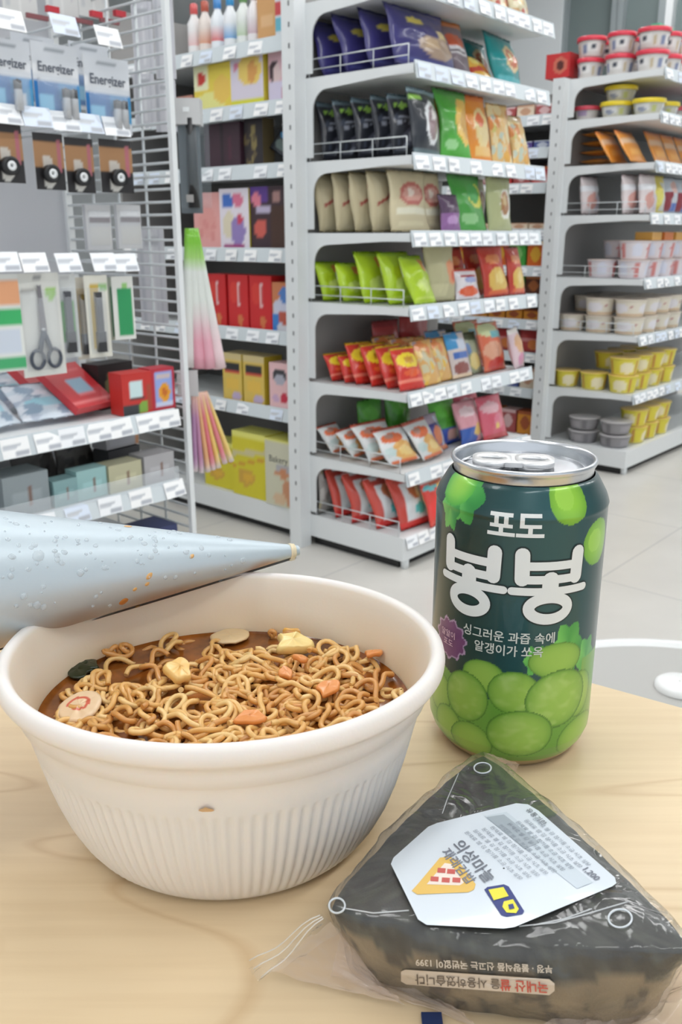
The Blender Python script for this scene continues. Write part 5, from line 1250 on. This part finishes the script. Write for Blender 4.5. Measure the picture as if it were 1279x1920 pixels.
def film_mat(name, dif, base, gl, rough=.12):
    m = bpy.data.materials.new(name); m.use_nodes = True; nt = m.node_tree; nt.nodes.clear()
    out = nt.nodes.new('ShaderNodeOutputMaterial'); tr = nt.nodes.new('ShaderNodeBsdfTransparent'); g = nt.nodes.new('ShaderNodeBsdfGlossy'); g.inputs['Roughness'].default_value = rough
    d = nt.nodes.new('ShaderNodeBsdfDiffuse'); d.inputs['Color'].default_value = lin(dif); x1 = nt.nodes.new('ShaderNodeMixShader'); x2 = nt.nodes.new('ShaderNodeMixShader')
    x1.inputs[0].default_value = base; fr = nt.nodes.new('ShaderNodeLayerWeight'); fr.inputs['Blend'].default_value = .5; pw = nt.nodes.new('ShaderNodeMath'); pw.operation = 'POWER'; pw.inputs[1].default_value = 3.2; mu = nt.nodes.new('ShaderNodeMath'); mu.operation = 'MULTIPLY_ADD'; mu.inputs[1].default_value = gl; mu.inputs[2].default_value = .035
    tc = nt.nodes.new('ShaderNodeTexCoord'); n = nt.nodes.new('ShaderNodeTexNoise'); n.inputs['Scale'].default_value = 55; n.inputs['Detail'].default_value = 2; n.inputs['Distortion'].default_value = 1.5
    bp = nt.nodes.new('ShaderNodeBump'); bp.inputs['Strength'].default_value = .7; bp.inputs['Distance'].default_value = .0024
    k = nt.links.new; k(tc.outputs['Object'], n.inputs[0]); k(n.outputs[0], bp.inputs['Height']); k(bp.outputs[0], g.inputs['Normal']); k(bp.outputs[0], fr.inputs['Normal']); k(fr.outputs['Facing'], pw.inputs[0]); k(pw.outputs[0], mu.inputs[0]); k(mu.outputs[0], x2.inputs[0])
    k(tr.outputs[0], x1.inputs[1]); k(d.outputs[0], x1.inputs[2]); k(x1.outputs[0], x2.inputs[1]); k(g.outputs[0], x2.inputs[2]); k(x2.outputs[0], out.inputs[0]); return m
film = film_mat('clear_wrapping_film', (220, 220, 220), .05, .8)
m = MB(); ids = []
kf = [0, .3, .6, .85, .97, 1.03, 1.15, 1.35, 1.6, 1.85, 1.97]
for k in kf: ids.append([m.vert(rb_point(3*i/NS, k, .0010+.0006*(1+noise.noise(Vector((i*.11, k*6, 1)))))) for i in range(NS)])
for a_, b_ in zip(ids, ids[1:]):
    for i in range(NS): m.face((a_[i], a_[(i+1) % NS], b_[(i+1) % NS], b_[i]), True)
m.build('wrapping_film', film, rice)
# loose film: flaps at the corners lying towards the table
def flap(pix, name='film_flap', material=film, nu=26, nv=14, amp=.0016, seed=0):
    """quad sheet from four (u, v, height) corners, softly crumpled and always just above the table"""
    P = [at_z(u, v, TT+h)-RC for u, v, h in pix]
    mb = MB()
    def fn(u, v):
        a_ = P[0].lerp(P[1], u); b_ = P[3].lerp(P[2], u); q = a_.lerp(b_, v)
        q.z += amp*(noise.noise(Vector((u*4+seed, v*5, 0)))+.5*noise.noise(Vector((u*11, v*9, seed))))
        q.z = max(q.z, .0005); return q
    mb.grid(fn, nu, nv); return mb.build(name, material, rice)
film2 = film_mat('loose_wrapping_film', (222, 196, 176), .34, .5, .2)
flap([(604, 1712, .024), (466, 1816, .004), (486, 1842, .003), (640, 1745, .018)], seed=1)
flap([(620, 1728, .020), (500, 1822, .003), (760, 1885, .002), (720, 1850, .003)], material=film2, seed=2)
flap([(640, 1745, .006), (620, 1830, .001), (900, 1925, .001), (850, 1890, .002)], material=film2, seed=3)
flap([(1290, 1790, .012), (1190, 1850, .006), (1010, 1925, .001), (1330, 1960, .001)], material=film2, seed=4, amp=.003)
flap([(1279, 1800, .020), (1330, 1840, .003), (1120, 1945, .001), (1060, 1900, .002)], material=film2, seed=7, amp=.003)
flap([(905, 1412, .022), (974, 1432, .006), (962, 1458, .003), (925, 1440, .016)], material=film2, seed=5)
for k, (a_, b_) in enumerate((((600, 1716), (468, 1806)), ((606, 1722), (490, 1838)), ((604, 1719), (476, 1822)))):
    p_, q_ = at_z(*a_, TT+.024)-RC, at_z(*b_, TT+.0045)-RC
    mb = MB(); mb.tube([p_.lerp(q_, t/8)+Vector((0, 0, .001*sin(t))) for t in range(9)], .00018, 5); mb.build('film_crease', mat('film_crease_white', (240, 236, 230), rough=.3, alpha=.7), rice)
# ridges in the film over the top
film_hi = mat('film_ridge', (235, 238, 240), rough=.1, alpha=.5)
bvr = BVHTree.FromPolygons([Vector(v)+RC for v in m.v], m.f)
def on_rice(u, v, off=.0006):
    d_ = ray(u, v).normalized(); h = bvr.ray_cast(CAM, d_)
    return (h[0]-d_*off-RC) if h[0] is not None else None
def ridge(pts, r=.0004, name='film_ridge', material=film_hi, c=(255, 255, 255)):
    Q = []
    for a_, b_ in zip(pts, pts[1:]):
        for i in range(6):
            q = on_rice(a_[0]+(b_[0]-a_[0])*i/6, a_[1]+(b_[1]-a_[1])*i/6, .0004)
            if q is not None: Q.append(q)
    if len(Q) > 2: mb = MB(); mb.tube(Q, r, 5, c=c); mb.build(name, material, rice)
ridge([(860, 1450), (838, 1500), (828, 1530)], .0002)

ridge([(640, 1702), (700, 1712), (780, 1706)], .0002); ridge([(1180, 1690), (1105, 1712), (1040, 1730), (960, 1738)], .0002)

ridge([(1000, 1735), (1060, 1722), (1120, 1700)], .0002)
# round printed pull marks at the corners
def printmark(poly_pix, name, c, off=.0009, material=P_MATTE, kind=None):
    P = [on_rice(u, v, off) for u, v in poly_pix]
    if any(p is None for p in P): return
    mb = MB(); k0 = mb.vert(sum(P, Vector())/len(P), c); ks2 = [mb.vert(p, c) for p in P]
    for i in range(len(ks2)): mb.face((k0, ks2[i], ks2[(i+1) % len(ks2)]))
    return mb.build(name, material, rice)
def ring_mark(cu, cv, ru, rv):
    mb = MB(); P = []
    for k in range(24):
        q = on_rice(cu+ru*cos(2*pi*k/24), cv+rv*sin(2*pi*k/24), .0007)
        if q is not None: P.append(q)
    if len(P) > 10: mb.tube(P+[P[0]], .0003, 5, c=(214, 220, 224)); mb.build('pull_mark', P_MATTE, rice)
ring_mark(632, 1698, 15, 14); ring_mark(1163, 1722, 22, 17); ring_mark(905, 1440, 16, 10)
# sticker: a plane over the top face
def corner_plane(pix):
    return pix
lab = [(733, 1620), (738, 1608), (803, 1550), (820, 1543), (968, 1506), (990, 1508), (1010, 1520), (1153, 1645), (1156, 1656), (1148, 1662), (965, 1738), (945, 1741), (800, 1734), (784, 1724)]
ROUGH = 0.0
sm_ = MB(); ids = []
for k in (0, .15, .3, .45, .6, .72, .85, .93, 1.0, 1.05):
    ids.append([sm_.vert(rb_point(3*i/NS, k, .0022)+RC) for i in range(NS)])
for a_, b_ in zip(ids, ids[1:]):
    for i in range(NS): sm_.face((a_[i], a_[(i+1) % NS], b_[(i+1) % NS], b_[i]))
bvs = BVHTree.FromPolygons([Vector(v) for v in sm_.v], sm_.f)
tp = [q for q in (on_rice(u, v, .0) for u, v in ((800, 1600), (1000, 1560), (900, 1700), (1050, 1650))) if q is not None]
pc = sum(tp, Vector())/len(tp)
pn = nP
def on_label(u, v, off=0.0):
    d_ = ray(u, v).normalized(); h = bvs.ray_cast(CAM, d_)
    return (h[0]-d_*(.0003+off)-RC) if h[0] is not None else at_plane(u, v, pc+RC, pn)-RC
mb = MB(); cu_, cv_ = 945, 1628
rings_ = []
for k in range(19):
    s_ = k/18; row = []
    for i in range(len(lab)):
        for t in range(8):
            a_, b_ = lab[i], lab[(i+1) % len(lab)]; x = a_[0]+(b_[0]-a_[0])*t/8; y = a_[1]+(b_[1]-a_[1])*t/8
            row.append(mb.vert(on_label(cu_+(x-cu_)*max(s_, .01), cv_+(y-cv_)*max(s_, .01)), (212, 220, 228)))
    rings_.append(row)
for a_, b_ in zip(rings_, rings_[1:]):
    n = len(a_)
    for i in range(n): mb.face((a_[i], a_[(i+1) % n], b_[(i+1) % n], b_[i]), True)
mb.build('sticker', mat('sticker_paper', rough=.3, coat=.4), rice)
def deco(poly, c, off, name='sticker_print'):
    mb = MB(); x0 = sum(p[0] for p in poly)/len(poly); y0 = sum(p[1] for p in poly)/len(poly)
    n = len(poly)*8; R_ = []
    for s_ in (.01, .25, .5, .75, 1):
        row = []
        for i in range(len(poly)):
            for t in range(8):
                a_, b_ = poly[i], poly[(i+1) % len(poly)]; x = a_[0]+(b_[0]-a_[0])*t/8; y = a_[1]+(b_[1]-a_[1])*t/8
                row.append(mb.vert(on_label(x0+(x-x0)*s_, y0+(y-y0)*s_, off), c))
        R_.append(row)
    for a_, b_ in zip(R_, R_[1:]):
        for i in range(n): mb.face((a_[i], a_[(i+1) % n], b_[(i+1) % n], b_[i]))
    return mb.build(name, P_MATTE, rice)
deco([(908, 1530), (950, 1522), (1112, 1654), (1082, 1666)], (196, 206, 214), .0002, 'grey_panel')
deco([(912, 1532), (945, 1527), (1012, 1580), (985, 1592)], (160, 170, 178), .0003, 'grey_panel')
deco([(772, 1670), (783, 1658), (825, 1608), (842, 1606), (858, 1612), (892, 1658), (889, 1668), (878, 1673), (782, 1677)], (226, 186, 96), .0002, 'food_picture')
deco([(800, 1658), (834, 1618), (846, 1620), (870, 1655), (862, 1660)], (236, 222, 210), .0003, 'food_picture')
for (x, y) in ((828, 1632), (846, 1634), (815, 1648), (836, 1650), (856, 1650)):
    deco([(x-7, y-5), (x+8, y-4), (x+7, y+5), (x-8, y+4)], (198, 92, 84), .0004, 'food_picture')
deco([(908, 1668), (914, 1663), (945, 1658), (954, 1662), (983, 1708), (980, 1714), (950, 1719), (940, 1716)], (46, 58, 122), .0002, 'chain_logo')
deco([(916, 1668), (944, 1663), (954, 1680), (926, 1688)], (228, 220, 62), .0004, 'chain_logo')
deco([(945, 1690), (962, 1686), (973, 1704), (968, 1712), (950, 1711), (942, 1700)], (228, 220, 62), .0004, 'chain_logo')
deco([(953, 1696), (962, 1694), (965, 1703), (955, 1705)], (46, 58, 122), .0006, 'chain_logo')
def label_text(body, u, v, dx, size, c, bold=.01, squash=1.0, name='lettering', onf=None):
    """baseline starts at pixel (u, v) on the sticker and heads along dx"""
    onf = onf or on_label
    dl = sqrt(dx[0]**2+dx[1]**2); ex = (dx[0]/dl, dx[1]/dl); ey = (ex[1], -ex[0])
    if len(dx) > 2: ey = (dx[2], dx[3])
    V, Fc = text_mesh(body, size, bold*size, 'LEFT')
    mb = MB(); ks2 = []
    for p in V:
        q = onf(u+ex[0]*p.x+ey[0]*p.y*squash, v+ex[1]*p.x+ey[1]*p.y*squash, .0005)
        if q is None: return
        ks2.append(mb.vert(q, c))
    for f_ in Fc: mb.face([ks2[i] for i in f_])
    return mb.build(name, P_MATTE, rice)
label_text('의성마늘', 846, 1583, (66, 72, .95, -.55), 27, (110, 114, 124))
label_text('재래김밥', 826, 1597, (68, 80, .95, -.55), 22, (120, 124, 136))
for k in range(9):
    x = 870+k*16; y = 1560-k*3.2
    if 912 < x < 950 and False: continue
    label_text('원재료 쌀 김 참기름 소금 식초 설탕', x, y, (150, 128, .9, -.4), 9.5, (146, 154, 164), .0)
label_text('유통기한', 985, 1518, (60, 52, .9, -.4), 12, (120, 124, 130), .01)
label_text('1,200', 1090, 1628, (50, 42, .9, -.4), 16, (112, 116, 130), .02)
# the film print on the front side, upside down from here
def on_r2(u, v, off): return on_rice(u, v, .0006+off)
mbp = [(752, 1822), (760, 1818), (1030, 1836), (1040, 1844), (1040, 1858), (1030, 1866), (762, 1846), (752, 1840)]
deco_on = on_label
def deco_front(poly, c, off, name):
    mb = MB(); x0 = sum(p[0] for p in poly)/len(poly); y0 = sum(p[1] for p in poly)/len(poly); R_ = []
    n = len(poly)*8
    for s_ in (.01, .4, .7, 1):
        row = []
        for i in range(len(poly)):
            for t in range(8):
                a_, b_ = poly[i], poly[(i+1) % len(poly)]; q = on_r2(x0+(a_[0]+(b_[0]-a_[0])*t/8-x0)*s_, y0+(a_[1]+(b_[1]-a_[1])*t/8-y0)*s_, off)
                if q is None: return
                row.append(mb.vert(q, c))
        R_.append(row)
    for a_, b_ in zip(R_, R_[1:]):
        for i in range(n): mb.face((a_[i], a_[(i+1) % n], b_[(i+1) % n], b_[i]))
    mb.build(name, P_MATTE, rice)
deco_front(mbp, (206, 192, 176), .0001, 'print_panel')
label_text('국내산 쌀', 1028, 1844, (-100, -6, .06, 1.0), 23, (196, 84, 72), .02, name='lettering', onf=on_r2)
label_text('을 사용하였습니다', 938, 1838, (-170, -10, .06, 1.0), 21, (104, 92, 82), .01, onf=on_r2)
label_text('부정 · 불량식품 신고는 국번없이 1399', 1036, 1812, (-280, -14, .06, 1.0), 16.5, (206, 194, 178), .02, onf=on_r2)
# sticky blue tab under the front edge
q = at_z(810, 1912, TT+.001)-RC
MB().box(q.x-.0028, q.x+.0028, q.y-.006, q.y+.002, .0003, .0016).build('blue_tab', mat('navy_print', (36, 52, 92), rough=.3), rice)

# ------------------------------------------------------------------ lights, camera
def lamp(x, y, rot, sx=1.2, sy=.3, e=30):
    r = empty('ceiling_light', (x, y, 2.93), rot); tag(r, None, None)
    return r
LM = mat('lit_diffuser', (255, 255, 255), emit=9.0)
n = 0
for i, (a, b) in enumerate([(a, b) for a in (-2.6, -1.0, .6, 2.2, 3.8) for b in (-2.4, -.6, 1.2)]):
    q = UC.p(a, b, 0)
    r = empty('ceiling_light', (q.x, q.y, 2.95), A49)
    tag(r, 'long white ceiling light panel', 'ceiling light', 'ceiling light panels above the aisles')
    MB().box(-.62, .62, -.17, .17, -.03, 0).build('frame', M_STEEL, r)
    MB().box(-.60, .60, -.15, .15, -.036, -.03).build('diffuser', LM, r)
wd = bpy.data.worlds.new('World'); SC.world = wd; wd.use_nodes = True
wd.node_tree.nodes['Background'].inputs[0].default_value = (.86, .93, 1, 1); wd.node_tree.nodes['Background'].inputs[1].default_value = 1.0

cd = bpy.data.cameras.new('Camera'); co = bpy.data.objects.new('Camera', cd); COL.objects.link(co)
co.location = CAM; co.rotation_euler = (pi/2-TH, 0, 0)
cd.sensor_fit = 'VERTICAL'; cd.sensor_height = 36; cd.lens = FPX/1920*36; cd.clip_start = .01
cd.dof.use_dof = True; cd.dof.focus_distance = .33; cd.dof.aperture_fstop = 30
SC.camera = co
SC.view_settings.view_transform = 'Standard'; SC.view_settings.look = 'None'; SC.view_settings.gamma = 1; SC.view_settings.use_curve_mapping = False
SC.view_settings.exposure = 0.12
SC.cycles.use_denoising = True; SC.cycles.max_bounces = 7; SC.cycles.diffuse_bounces = 4; SC.cycles.transparent_max_bounces = 12
SC.cycles.caustics_reflective = False; SC.cycles.caustics_refractive = False; SC.cycles.sample_clamp_indirect = 6
